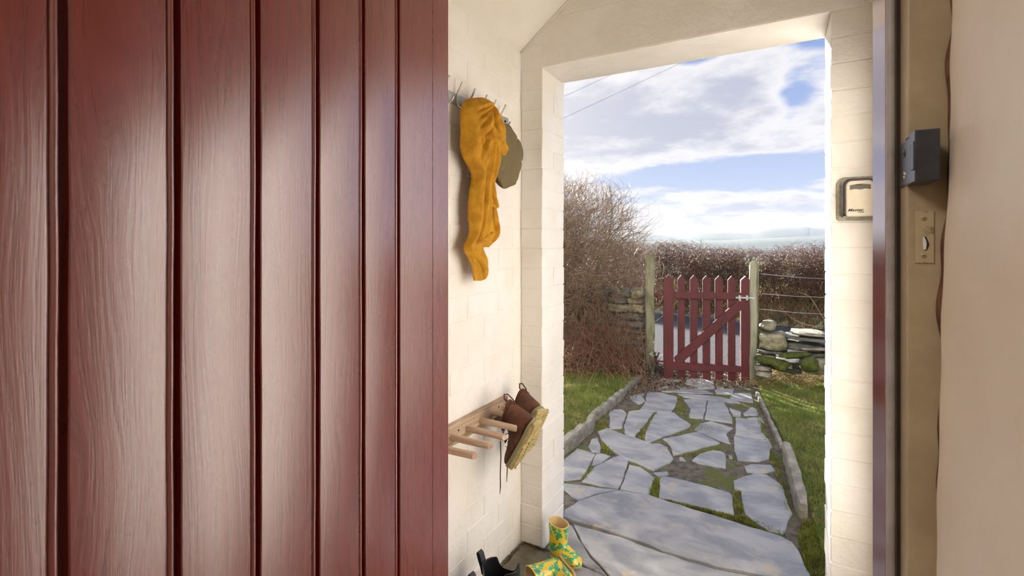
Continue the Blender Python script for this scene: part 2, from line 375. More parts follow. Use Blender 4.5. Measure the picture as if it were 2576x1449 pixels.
# house: hall behind the camera
wh = box('wall_house', (-3.2, -.80, .80, YH, -.05, 5.2), M['paint']); tag(wh, kind='structure')
box('wall_panel', (.20, 3.4, .80, YH, -.05, 5.2), M['paint'], wh)
box('wall_panel', (-.80, .20, .80, YH, 2.14, 5.2), M['paint'], wh)
# right hall wall: uneven plaster that ends in a ragged edge at the door frame
def wx_at(y, z):
    e = .1665+.013*(z-1.22) - .004*max(0, 1.05-z)*2
    ridge = .0025*math.sin(z*9.1+.4)+.0016*math.sin(z*23+1)+.0012*math.sin(z*61)
    k = max(0, 1-(.79-y)/.05)
    n_ = .0025*math.sin(y*11+z*3)+.002*math.sin(z*7+y*5)
    return e+ridge*k+n_*(1-k)+.004*(1-k)*0 + (.012*k*k)
V = []; Fc = []
ys = [.792, .789, .785, .778, .77, .76, .745, .72, .69, .64, .58, .5, .4, .25, .1, -.2, -.8, -1.6, -2.6]; zs = np.concatenate([[-.05, .3], np.linspace(.5, 1.95, 120), [2.1, 2.4]])
for z in zs:
    for y in ys: V.append((wx_at(y, z), y, z))
ny = len(ys); nz = len(zs)
for i in range(nz-1):
    for j in range(ny-1): Fc.append((i*ny+j, (i+1)*ny+j, (i+1)*ny+j+1, i*ny+j+1))
b0 = len(V)
for z in (-.05, 2.4):
    for y in (.792, -2.6): V.append((.42, y, z))
Fc += [(b0, b0+1, b0+3, b0+2)]
Fc.append([i*ny for i in range(nz)][::-1]+[b0, b0+2][::1]) ; Fc.append([i*ny+ny-1 for i in range(nz)]+[b0+3, b0+1])
whr = pyobj('wall_hall_right', V, Fc, M['plaster'], smooth=False); tag(whr, kind='structure')
for p in whr.data.polygons:
    if len(p.vertices) == 4: p.use_smooth = True
tube('plaster_edge', [(wx_at(.792, z)-.0035+.001*math.sin(z*40), .7885+.001*math.sin(z*57), z) for z in np.linspace(.6, 1.9, 120)],
     [.003+.0013*math.sin(z*31)+.0009*math.sin(z*83) for z in np.linspace(.6, 1.9, 120)], M['rust'], whr, 6)
whl = box('wall_hall_left', (-1.6, -1.45, -2.6, .80, -.05, 2.4), M['hall']); tag(whl, kind='structure')
whb = box('wall_hall_back', (-1.6, .42, -2.75, -2.6, -.05, 2.4), M['hall']); tag(whb, kind='structure')
ch = box('ceiling_hall', (-1.6, .42, -2.75, .80, 2.4, 2.55), M['ceil']); tag(ch, kind='structure')
fh = box('floor_hall', (-1.6, .42, -2.75, .95, -.06, .0), M['carpet']); tag(fh, kind='structure')

# door frame: trim_1
t1 = empty('trim_1', (.15, .86, 0)); tag(t1, kind='structure')
def under(o, p): o.parent = p; o.matrix_parent_inverse = Matrix.Translation(-Vector(p.location)); return o
under(box('door_stop', (.124, .20, .84, .95, 0, 2.14), M['redf'], None, .002), t1)
under(tube('seal_strip', [(.1292, .834, z) for z in np.linspace(0, 2.1, 30)], .0052, M['seal'], None, 10), t1)
under(box('seal_carrier', (.1245, .1375, .8355, .8405, 0, 2.12), M['jamb']), t1)
under(box('rebate_back', (.136, .145, .832, .8405, 0, 2.12), M['darkgap']), t1)
under(box('jamb', (.139, .205, .79, .833, 0, 2.14), M['jamb'], None, .0022), t1)
under(box('jamb_left', (-.80, -.728, .79, .95, 0, 2.14), M['redf'], None, .002), t1)
under(box('frame_head', (-.80, .205, .79, .95, 2.07, 2.14), M['redf'], None, .002), t1)
under(box('sill_board', (-.80, .205, .80, .97, -.02, .012), M['jamb'], None, .003), t1)

# boarded door: door_1
PHI = math.atan2(512, F)                   # its horizontals vanish at x = 1800
ud = Vector((math.sin(PHI-YAW), math.cos(PHI-YAW), 0))      # away from the camera, along the door
hinge = Vector((-.593, .815, 0))*1.164
BW = .110
def door_x(px):      # distance from the hinge edge of the board line seen at px
    n = (1/(1800-px)-.0006135)/.00013; return (6.75-n)*BW
door = empty('door_1', hinge); door.rotation_euler = (0, 0, math.atan2(-ud.y, -ud.x)); tag(door, kind='structure')
# local frame: +x runs from the hinge edge towards the camera, the visible face looks to local +y
LY = Matrix.Rotation(math.atan2(-ud.y, -ud.x), 3, 'Z') @ Vector((0, 1, 0))
sgn = 1 if LY.dot(Vector((1, 0, 0))) > 0 else -1
edges = [0.0] + [door_x(p) for p in (1090, 1006, 918.5, 804.5, 656, 455, 172)] + [door_x(-110)+.02]
def board_profile(a, b, bead=True):        # a = far edge (hinge side), b = near edge; the bead runs along the far side
    g = .0034
    pts = [(a+g, -.020)]
    if bead:
        # rounded bead then quirk then the flat
        c0 = a+g; r = .0042
        for k in range(9):
            th = PI - PI*k/8; pts.append((c0+r+r*math.cos(th), -.0042+r*math.sin(th)))
        pts += [(c0+2*r+.0002, -.0030), (c0+2*r+.0016, -.0030), (c0+2*r+.0026, -.0004), (c0+2*r+.004, 0)]
    else: pts += [(a+.0006, -.002), (a+.0012, 0)]
    pts += [(b-g-.0012, 0), (b-g, -.0014), (b-g, -.020)]
    return pts
for i in range(len(edges)-1):
    a, b = edges[i], edges[i+1]
    pts = board_profile(a, b, bead=(i >= 2))
    if i == 0: pts = [(a, -.02), (a, -.001), (a+.001, 0), (b-.0012, 0), (b-.0003, -.0015), (b-.0003, -.02)]
    if i == 1: pts = [(a+.0003, -.02), (a+.0003, -.0015), (a+.0012, 0), (b-.0046, 0), (b-.0034, -.0014), (b-.0034, -.02)]
    cx_ = (a+b)/2; rr = random.Random(i+5); V = []; Fc = []; zs_ = np.linspace(.012, 2.03, 60); n = len(pts)
    for z in zs_:
        dx = .0004*math.sin(z*13+i)+.00025*math.sin(z*37+2*i)
        for (x, y) in pts: V.append((x-cx_+(dx if i > 1 else 0), sgn*y, z-1.0))
    for r_ in range(len(zs_)-1):
        for k in range(n):
            k2 = (k+1) % n; Fc.append((r_*n+k, r_*n+k2, (r_+1)*n+k2, (r_+1)*n+k))
    Fc.append(tuple(range(n))); Fc.append(tuple((len(zs_)-1)*n+k for k in range(n)))
    me = bpy.data.meshes.new('board'); me.from_pydata(V, [], Fc); bm = bmesh.new(); bm.from_mesh(me); bmesh.ops.recalc_face_normals(bm, faces=bm.faces); bm.to_mesh(me); bm.free()
    for p in me.polygons: p.use_smooth = len(p.vertices) == 4
    me.set_sharp_from_angle(angle=math.radians(28))
    o = link('board', me, M['red'], door); o.location = (cx_, 0, 1.0)
box('backing', (0.001, edges[-1], *(sorted((sgn*-.044, sgn*-.0195))), .012, 2.03), M['red'], door)

# ------------------------------------------------------------------ ground outside
gr = pyobj('ground', [(-60, 2.2, -.03), (40, 2.2, -.03), (40, 9.6, -.03), (-60, 9.6, -.03)], [(0, 1, 2, 3)], M['soil']); tag(gr, kind='structure')
def inpoly(P, poly):
    x, y = P[:, 0], P[:, 1]; n = len(poly); ins = np.zeros(len(P), bool)
    for i in range(n):
        x1, y1 = poly[i][:2]; x2, y2 = poly[(i+1) % n][:2]
        if y1 == y2: continue
        c_ = ((y1 > y) != (y2 > y)) & (x < (x2-x1)*(y-y1)/(y2-y1)+x1); ins ^= c_
    return ins
pathpoly = [G(1250, 1560), G(1180, 1449), G(1290, 1380), G(1380, 1330), G(1405, 1180), G(1418, 1135), G(1500, 1065), G(1580, 990), G(1640, 950), G(1700, 935), G(1900, 940), G(1912, 985), G(1975, 1130), G(2040, 1300), G(2110, 1449), G(2200, 1700), G(2300, 2000)]
# porch floor and path bed share one gritty base with a slightly uneven surface
def relief(name, x0, x1, y0, y1, nx, nyy, zf, m_, parent=None, mask=None):
    X, Y = np.meshgrid(np.linspace(x0, x1, nx), np.linspace(y0, y1, nyy)); Z = zf(X, Y)
    Vv = np.stack([X.ravel(), Y.ravel(), Z.ravel()], 1)
    idx = np.arange(nx*nyy).reshape(nyy, nx); q = np.stack([idx[:-1, :-1], idx[:-1, 1:], idx[1:, 1:], idx[1:, :-1]], -1).reshape(-1, 4)
    if mask is not None:
        k = mask(Vv); q = q[k[q].all(1)]
    return npobj(name, Vv, q, m_, parent, True)
def wob(X, Y, s=1, a=1): return a*(np.sin(X*13.1*s+Y*7.3*s)+np.sin(X*5.7*s-Y*11.9*s+1.3)+np.sin(X*23*s+2)*.5+np.sin(Y*29*s+X*17*s)*.5)/3
path = relief('floor', -1.9, .9, .96, 5.75, 120, 220, lambda X, Y: -.002+wob(X, Y, 1.7, .004)+wob(X, Y, 6, .002)-.012*(Y < 2.3), M['earth']); tag(path, kind='structure')

Z3 = 1848/700
def c3(x, y): return G(1400+x/Z3, 900+y/Z3)
flags = [
 ('s', [(150, 958), (55, 1018), (40, 1060), (110, 1088), (420, 1183), (560, 1232), (700, 1288), (860, 1342), (1050, 1393), (1340, 1450), (1700, 1540), (1690, 1449), (1640, 1385), (1612, 1290), (1565, 1238), (1480, 1190), (1350, 1153), (1200, 1108), (1060, 1062), (900, 1012), (760, 967), (620, 922), (420, 888), (295, 908)], .004),
 ('s', [(-60, 850), (50, 838), (300, 870), (415, 882), (285, 902), (150, 950), (110, 932), (50, 880), (-60, 900)], 0),
 ('s', [(112, 1108), (420, 1195), (700, 1300), (860, 1354), (1050, 1405), (1320, 1462), (1640, 1560), (1640, 1760), (640, 1760), (500, 1620), (350, 1450), (240, 1320), (180, 1240)], 0),
 ('s', [(20, 1080), (105, 1110), (176, 1245), (230, 1325), (338, 1452), (210, 1386), (120, 1335), (0, 1230), (-60, 1190)], -.004),
 ('s', [(205, 1396), (350, 1466), (480, 1622), (560, 1760), (80, 1760), (60, 1500), (90, 1390), (130, 1370)], -.004),
 ('b', [(-262, 1268), (-200, 1232), (-78, 1276), (10, 1318), (110, 1372), (80, 1400), (50, 1500), (60, 1900), (-700, 1900), (-420, 1440), (-320, 1345)], -.006),
 ('b', [(-70, 1262), (-30, 1215), (-10, 1180), (40, 1245), (130, 1345), (60, 1325)], -.008),
 ('s', [(140, 605), (200, 622), (256, 642), (240, 680), (168, 806), (50, 824), (-80, 818), (-80, 700), (50, 676)], 0),
 ('s', [(262, 640), (310, 642), (356, 657), (300, 702), (234, 722), (242, 682)], 0),
 ('s', [(172, 828), (240, 736), (330, 690), (380, 668), (420, 656), (480, 690), (468, 740), (412, 876), (300, 858)], .003),
 ('s', [(422, 876), (484, 712), (560, 732), (610, 765), (654, 802), (636, 860), (614, 914), (520, 896)], 0),
 ('s', [(235, 540), (270, 532), (298, 602), (290, 632), (240, 628), (213, 592)], -.002),
 ('s', [(275, 500), (335, 475), (390, 495), (450, 520), (540, 545), (620, 575), (740, 612), (776, 680), (750, 708), (700, 725), (645, 757), (560, 716), (470, 683), (400, 640), (360, 615), (300, 552)], .006),
 ('s', [(636, 572), (690, 575), (742, 598), (738, 608), (690, 598)], 0),
 ('s', [(708, 545), (770, 532), (850, 515), (930, 500), (1000, 530), (1088, 575), (980, 600), (880, 630), (775, 655), (760, 600), (735, 565)], .004),
 ('s', [(350, 362), (380, 347), (440, 345), (468, 375), (442, 440), (432, 468), (395, 475), (352, 472)], 0),
 ('s', [(480, 360), (560, 350), (655, 362), (620, 400), (590, 445), (520, 525), (456, 516), (450, 450)], .002),
 ('s', [(672, 365), (780, 370), (820, 402), (895, 450), (870, 475), (790, 500), (700, 530), (612, 572), (585, 550), (600, 480), (640, 400)], .004),
 ('s', [(600, 230), (700, 235), (800, 262), (802, 300), (762, 366), (700, 360), (640, 358), (552, 345), (590, 300)], 0),
 ('s', [(840, 282), (930, 275), (996, 290), (990, 350), (972, 405), (880, 400), (888, 340)], .002),
 ('s', [(1003, 290), (1110, 290), (1135, 340), (1165, 400), (1170, 435), (1050, 420), (982, 408), (996, 345)], .001),
 ('s', [(912, 482), (950, 440), (1030, 425), (1100, 450), (1170, 472), (1125, 505), (1156, 578), (1050, 540), (960, 505)], .002),
 ('s', [(1190, 400), (1290, 414), (1362, 440), (1362, 500), (1412, 550), (1300, 533), (1188, 513)], .002),
 ('s', [(1180, 520), (1290, 538), (1412, 557), (1428, 600), (1420, 640), (1412, 680), (1340, 700), (1200, 684), (1180, 600)], .004),
 ('s', [(895, 682), (950, 640), (1040, 618), (1090, 622), (1122, 642), (1120, 735), (1050, 727), (940, 702)], 0),
 ('s', [(1138, 645), (1165, 652), (1172, 672), (1150, 668)], 0), ('s', [(815, 662), (842, 665), (862, 690), (820, 686)], 0),
 ('s', [(1250, 728), (1290, 710), (1430, 718), (1448, 755), (1370, 780), (1270, 765)], .002),
 ('s', [(1180, 825), (1250, 800), (1320, 780), (1400, 790), (1455, 825), (1500, 862), (1530, 950), (1545, 990), (1562, 1042), (1540, 1100), (1500, 1185), (1400, 1160), (1340, 1120), (1300, 1090), (1250, 1040), (1240, 980), (1222, 890), (1185, 872)], .005),
 ('s', [(690, 800), (720, 795), (850, 822), (1000, 862), (1150, 902), (1165, 922), (1182, 1055), (1000, 1012), (830, 965), (676, 935)], .004),
 ('s', [(640, 766), (740, 760), (746, 780), (682, 795)], 0),
 ('s', [(1075, 208), (1180, 214), (1172, 248), (1060, 240), (1050, 216)], .003), ('s', [(1180, 236), (1290, 235), (1308, 300), (1230, 290), (1150, 268)], 0),
 ('s', [(655, 200), (760, 190), (880, 196), (1000, 222), (1042, 240), (900, 238), (700, 226)], 0),
 ('s', [(800, 242), (950, 247), (1080, 262), (1200, 286), (1222, 306), (1100, 293), (850, 264)], 0),
 ('s', [(870, 150), (930, 145), (1040, 165), (1052, 204), (960, 212), (850, 178)], .01), ('s', [(690, 142), (820, 153), (812, 168), (700, 162)], .006),
 ('s', [(1145, 335), (1225, 362), (1225, 395), (1172, 392)], 0), ('s', [(1238, 372), (1300, 330), (1336, 350), (1342, 386), (1250, 386)], .002),
 ('s', [(1262, 402), (1360, 396), (1378, 432), (1290, 418)], 0), ('s', [(500, 285), (570, 262), (590, 290), (545, 312)], 0),
 ('s', [(480, 258), (560, 240), (600, 236), (560, 262), (500, 280)], 0), ('s', [(1060, 178), (1120, 185), (1110, 205), (1060, 200)], 0),
]
for kind, poly, dz in flags:
    P = [c3(*p) for p in poly]; Q = []; rr = random.Random(len(poly)*poly[0][0])
    for i in range(len(P)):
        a, b = P[i], P[(i+1) % len(P)]; L = (b-a).length; k = max(1, min(6, int(L/.045)))
        for j in range(k):
            q = a.lerp(b, j/k); s_ = .004 if L < .6 else .003
            Q.append(Vector((q.x+rr.uniform(-s_, s_), q.y+rr.uniform(-s_, s_), 0)))
    bm = bmesh.new(); zt = .005+dz
    vs = [bm.verts.new((q.x, q.y, zt)) for q in Q]; f = bm.faces.new(vs); f.normal_update()
    if f.normal.z < 0: f.normal_flip()
    r = bmesh.ops.extrude_face_region(bm, geom=[f]); nv = [g for g in r['geom'] if isinstance(g, bmesh.types.BMVert)]
    low = [v for v in vs]; 
    for v in low: v.co.z = zt-.035
    top_e = [e for e in bm.edges if all(v in nv for v in e.verts)]
    bmesh.ops.bevel(bm, geom=top_e, offset=.0035, segments=1, affect='EDGES')
    bmesh.ops.triangulate(bm, faces=[f_ for f_ in bm.faces if len(f_.verts) > 4])
    o = bmobj('flagstone', bm, M['slate'] if kind == 's' else M['slateb'], path)
    if kind == 'b': o['label'] = 'brown mossy flagstone'

# twig / blade builders -------------------------------------------------------
def tubes3(name, P, R, m_, parent=None):        # P (n,k,3) polylines, R (n,k) radii -> three-sided tubes
    if name in ('dead_stems', 'arching_stems', 'flattened_stems'):      # the heap stops at the left gate post
        ok = (P[..., 0] < -.235*P[..., 1]).all(1); P = P[ok]; R = R[ok]
    n, k, _ = P.shape
    Tn = np.gradient(P, axis=1); Tn /= np.linalg.norm(Tn, axis=2, keepdims=True)+1e-9
    ref = np.array([.31, .22, .92]); S = np.cross(Tn, ref); S /= np.linalg.norm(S, axis=2, keepdims=True)+1e-9; B = np.cross(Tn, S)
    V = np.zeros((n, k, 3, 3))
    for j in range(3):
        th = 2*PI*j/3; V[:, :, j] = P+(S*math.cos(th)+B*math.sin(th))*R[..., None]
    idx = np.arange(n*k*3).reshape(n, k, 3); fs = []
    for j in range(3):
        j2 = (j+1) % 3; fs.append(np.stack([idx[:, :-1, j], idx[:, :-1, j2], idx[:, 1:, j2], idx[:, 1:, j]], -1).reshape(-1, 4))
    return npobj(name, V.reshape(-1, 3), np.concatenate(fs), m_, parent, True)
def grow(start, d0, length, k, wig, droop=0, upb=0):
    n = len(start); P = np.zeros((n, k, 3)); P[:, 0] = start; d = d0/np.linalg.norm(d0, axis=1, keepdims=True); st = (length/(k-1))[:, None]
    for i in range(1, k):
        d = d+rng.normal(0, wig, (n, 3)); d[:, 2] += upb-droop*i; d /= np.linalg.norm(d, axis=1, keepdims=True); P[:, i] = P[:, i-1]+d*st
    return P
def blades(name, base, h, wd, m_, lean=.5, parent=None, kind='stuff'):
    n = len(base); a = rng.uniform(0, 2*PI, n); dr = np.stack([np.cos(a), np.sin(a), np.zeros(n)], 1)
    b = rng.uniform(0, 2*PI, n); ld = np.stack([np.cos(b), np.sin(b), np.zeros(n)], 1)*(h*lean*rng.uniform(.1, 1, n))[:, None]
    w_ = dr*wd/2; up = np.array([0, 0, 1.0])*h[:, None]
    V = np.stack([base-w_, base+w_, base+up*.55+ld*.35+w_*.7, base+up*.55+ld*.35-w_*.7, base+up+ld], 1)
    i = np.arange(n)[:, None]*5
    me = bpy.data.meshes.new(name); V = V.reshape(-1, 3)
    Fq = np.concatenate([i+np.array([[0, 1, 2]]), i+np.array([[0, 2, 3]]), i+np.array([[3, 2, 4]])])
    o = npobj(name, V, Fq, m_, parent)
    return o

# ------------------------------------------------------------------ grass plots and kerbs
lgp = [G(1380, 1160), G(1418, 1125), G(1500, 1055), G(1585, 975), G(1612, 945), G(1560, 935), G(1430, 930), G(1200, 925), G(900, 1000), G(900, 1160)]
rgp = [G(1903, 975), G(1975, 1120), G(2040, 1300), G(2090, 1449), G(2140, 1600), G(2300, 1500), G(2600, 1100), G(2400, 960), G(2068, 945)]
LZ, RZ = .055, .03
left_lawn = relief('lawn', -4.5, -.95, 2.25, 5.4, 70, 60, lambda X, Y: LZ-.01+wob(X, Y, .6, .012), M['soil'], None, lambda V: inpoly(V, lgp)); tag(left_lawn, 'lawn of short grass left of the flagstone path', 'lawn')
right_lawn = relief('lawn', -.5, 3.5, 2.2, 5.6, 80, 70, lambda X, Y: RZ-.012+wob(X, Y, .6, .012), M['soil'], None, lambda V: inpoly(V, rgp)); tag(right_lawn, 'sunlit lawn right of the path, running to the stone wall', 'lawn')
def scatter(poly, n, z):
    A = np.array([[p[0], p[1]] for p in poly]); lo, hi = A.min(0), A.max(0); out = []
    tot = 0
    while tot < n:
        P = rng.uniform(lo, hi, (n*2, 2)); P = P[inpoly(P, A)]; out.append(P); tot += len(P)
    P = np.concatenate(out)[:n]; return np.concatenate([P, np.full((n, 1), z)], 1)
def lawn(parent, poly, n, z, vis):
    B = scatter(vis, n, z); B[:, 2] += wob(B[:, 0], B[:, 1], .6, .012)
    pat = .5+.5*np.sin(B[:, 0]*9+3*np.sin(B[:, 1]*5)); h = rng.uniform(.012, .032, n)*(.7+.7*pat)
    g = blades('grass_blades', B, h, .0032, M['grass'], .9, parent); tag(g, kind='stuff')
    B2 = scatter(vis, n//7, z); g2 = blades('dry_blades', B2, rng.uniform(.01, .03, n//7), .003, M['straw'], 1.5, parent); tag(g2, kind='stuff')
lawn(left_lawn, lgp, 26000, LZ-.012, [G(1395, 1150), G(1418, 1125), G(1500, 1055), G(1585, 975), G(1608, 948), G(1560, 935), G(1400, 930)])
lawn(right_lawn, rgp, 42000, RZ-.014, [G(1903, 978), G(1975, 1120), G(2042, 1300), G(2085, 1449), G(2120, 1500), G(2130, 1300), G(2110, 1000), G(2090, 948), G(1905, 950)])

def slab_edge(name, a, b, wdt, h, m_, label, cat, rr=3, group=None, z0=-.03, tilt=0):    # long rough stone from a to b
    a = Vector(a); b = Vector(b); L = (b-a).length; u = (b-a).normalized(); s_ = Vector((-u.y, u.x, 0))
    r = random.Random(rr); bm = bmesh.new(); n = 12; rings = []
    for i in range(n+1):
        t = i/n; e = 1-.35*(abs(2*t-1)**6); c_ = a+u*L*t
        w_ = wdt*e*(1+r.uniform(-.1, .1)); hh = h*(1-.25*(abs(2*t-1)**8))*(1+r.uniform(-.08, .08)); o_ = r.uniform(-.05, .05)*wdt
        pr = [(-.5, z0), (-.5, hh*.8), (-.38, hh), (.38, hh*(1+tilt)), (.5, hh*(.8+tilt)), (.5, z0)]
        rings.append([bm.verts.new(c_+s_*(p*w_+o_)+Vector((0, 0, q+(r.uniform(-.003, .003) if q > 0 else 0)))) for p, q in pr])
    for i in range(n):
        for k in range(5): bm.faces.new((rings[i][k], rings[i][k+1], rings[i+1][k+1], rings[i+1][k]))
    bm.faces.new(rings[0]); bm.faces.new(rings[-1][::-1])
    o = bmobj(name, bm, m_, None, False); tag(o, label, cat, group); return o
slab_edge('kerbstone', G(1402, 1152), G(1492, 1078), .05, .085, M['kerb'], 'nearest kerbstone left of the path, beside the brick pillar', 'kerbstone', 3, 'kerbstones edging the path')
slab_edge('kerbstone', G(1478, 1072), G(1573, 992), .05, .065, M['kerb'], 'long pale kerbstone along the left lawn', 'kerbstone', 4, 'kerbstones edging the path')
slab_edge('kerbstone', G(1570, 988), G(1612, 952), .05, .05, M['kerb'], 'farthest kerbstone on the left, under the dead bracken', 'kerbstone', 5, 'kerbstones edging the path')
slab_edge('kerbstone', G(1903, 990), G(1935, 1058), .03, .035, M['kerb'], 'thin kerbstone on the right, nearest the gate', 'kerbstone', 6, 'kerbstones edging the path')
slab_edge('kerbstone', G(1935, 1060), G(1966, 1128), .03, .035, M['kerb'], 'thin kerbstone on the right, behind the tall upright one', 'kerbstone', 7, 'kerbstones edging the path')
slab_edge('kerbstone', G(1977, 1142), G(2022, 1305), .055, .10, M['kerb'], 'tall thick kerbstone at the right edge of the path', 'kerbstone', 8, 'kerbstones edging the path')

# moss and tufts along joints of the path
mossareas = [([(620, 880), (655, 800), (690, 800), (675, 935), (610, 920)], 500), ([(680, 940), (1180, 1060), (1240, 1060), (1330, 1130), (1200, 1090), (900, 1000)], 1300), ([(1230, 890), (1170, 900), (1180, 1050), (1245, 1040)], 300),
             ([(1330, 300), (1420, 560), (1500, 760), (1560, 1000), (1530, 1050), (1440, 720), (1330, 420)], 900), ([(1600, 1180), (1640, 1080), (1780, 1090), (1780, 1449), (1660, 1449), (1620, 1280)], 3000),
             ([(250, 440), (330, 380), (340, 470), (280, 480)], 350), ([(300, 560), (370, 620), (350, 655), (300, 635)], 350), ([(160, 815), (240, 725), (250, 735), (190, 825)], 200), ([(520, 525), (655, 375), (640, 400), (590, 550)], 350),
             ([(760, 520), (1170, 470), (900, 440), (930, 420), (880, 490)], 300), ([(780, 660), (1080, 590), (1090, 605), (890, 660)], 250), ([(1240, 1060), (1520, 1180), (1500, 1195), (1350, 1150)], 350), ([(800, 260), (840, 280), (880, 400), (790, 370)], 300)]
Bs = [scatter([c3(*p) for p in poly], n, 0) for poly, n in mossareas]; B = np.concatenate(Bs)
g = blades('moss_tufts', B, rng.uniform(.006, .02, len(B)), .004, M['mosst'], 1.1); tag(g, 'moss and small weeds growing in the joints of the flagstone path', 'moss', kind='stuff')
# dry twiggy tufts on the front slabs
for (px, py, lab) in [(1470, 1322, 'dry straw tuft at the foot of the left pillar, above the boots'), (1502, 1432, 'dry brown straw wisp in the slab joint beside the yellow boot')]:
    c_ = G(px, py, .008); n = 22; P = grow(np.repeat(np.array(c_)[None], n, 0)+rng.normal(0, .008, (n, 3))*[1, 1, 0], np.stack([rng.normal(0, 1, n), rng.normal(0, 1, n), rng.uniform(.1, .9, n)], 1), rng.uniform(.02, .05, n), 4, .2)
    P[..., 2] = np.maximum(P[..., 2], .012); o = tubes3('straw_tuft', P, np.full((n, 4), .0004), M['straw']); tag(o, lab, 'straw', kind='stuff')
# twigs and leaf litter piled along porch wall foot
n = 600; t_ = rng.uniform(0, 1, n); pA = np.array(G(1262, 1420)); pB = np.array(G(1318, 1366)); pC = np.array(G(1372, 1386))
base = np.where((t_ < .6)[:, None], pA+(pB-pA)*(t_/.6)[:, None], pB+(pC-pB)*((t_-.6)/.4)[:, None])+rng.normal(0, .004, (n, 3))*[1, 1, 0]; base[:, 2] = 0
o = blades('moss_line', base, rng.uniform(.003, .009, n), .004, M['litter'], 1.4); tag(o, 'line of dark crumbly moss along the foot of the white porch wall', 'moss', kind='stuff')

# ------------------------------------------------------------------ lane, bank, field, hills
lane = pyobj('lane', [(-60, 6.2, .0), (-60, 34, .0), (-1.9, 10.5, .0), (.18, 9.35, .0), (8, 5.0, 0), (8, 4.6, 0), (.6, 5.9, .0), (-1.3, 5.75, .0)], [(0, 7, 2, 1), (7, 6, 3, 2), (6, 5, 4, 3)], M['asphalt'])
lane.data.transform(Matrix.Translation((0, 0, -.004))); tag(lane, kind='structure'); lane.name = 'ground'
# gravel verge between gate and lane
def bankz(X, Y):
    # distance beyond the far edge of the lane (line through (-1.9,10.5),(.18,9.35))
    d_ = ((Y-9.35)*2.08+(X-.18)*1.15)/math.hypot(2.08, 1.15)
    return -.05+.5*np.clip(d_/.55, 0, 1)**.7+wob(X, Y, .7, .05)*np.clip(d_*2, 0, 1)-np.clip(d_-1.2, 0, 60)*.025
bank = relief('ground', -12, 6, 7.0, 22, 150, 120, bankz, M['bank'], None, lambda V: ((V[:, 1]-9.35)*2.08+(V[:, 0]-.18)*1.15)/2.377 > -.05); tag(bank, kind='structure')
fieldo = pyobj('ground', [(-3000, 20, -.2), (3000, 20, -.2), (3000, 3500, -60), (-3000, 3500, -60)], [(0, 1, 2, 3)], M['field']); tag(fieldo, kind='structure')
def hills(pts, dist, mname, depth, label):
    P = smoothpts([(a, b) for a, b in pts], 90); V = []; Fc = []
    rr = random.Random(int(dist))
    for i, (px, py) in enumerate(P):
        t = (px-1288)/F; c = atd(px, py, dist); h = c.z+rr.uniform(-1.5, 1.5)*dist/3000
        dx, dy = dirw(px)
        for (fr, hh) in ((1-.3*depth, -60), (1-.15*depth, h*.45), (1-.05*depth, h*.88), (1, h), (1+.12*depth, h*.8), (1+.4*depth, -60)): V.append((dx*dist*fr, dy*dist*fr, hh))
    for i in range(89):
        for k in range(5): Fc.append((i*6+k, (i+1)*6+k, (i+1)*6+k+1, i*6+k+1))
    o = pyobj('hill', V, Fc, M['hill'], None, True); tag(o, label, 'hill'); return o
hills([(900, 596), (1300, 590), (1560, 584), (1640, 587.5), (1715, 593), (1764, 585.6), (1817, 584), (1882, 584), (1931, 574), (2015, 570.5), (2068, 573), (2300, 578), (2700, 600)], 3000, 'hill', 1, 'pale hazy hill ridge on the horizon, highest above the gate')
hills([(900, 606), (1500, 604), (1700, 607), (1850, 603), (1950, 598), (2068, 594), (2300, 590), (2700, 604)], 2000, 'hill', 1, 'lower nearer hill slope just above the hedge')
# haze: a real layer of thin mist lying over the valley
hz = bpy.data.materials.new('valley_haze'); hz.use_nodes = True; T = NT(hz.node_tree); T.n.clear()
vo = T.new('ShaderNodeOutputMaterial'); vs_ = T.new('ShaderNodeVolumeScatter'); vs_.inputs['Density'].default_value = .0003; vs_.inputs['Anisotropy'].default_value = 0; vs_.inputs['Color'].default_value = (.30, .335, .40, 1); T.link(vs_.outputs[0], vo.inputs['Volume'])
hb = box('valley_haze', (-5000, 5000, 300, 3600, -100, 125), hz); tag(hb, 'thin bluish haze lying over the far valley', 'haze', kind='stuff')

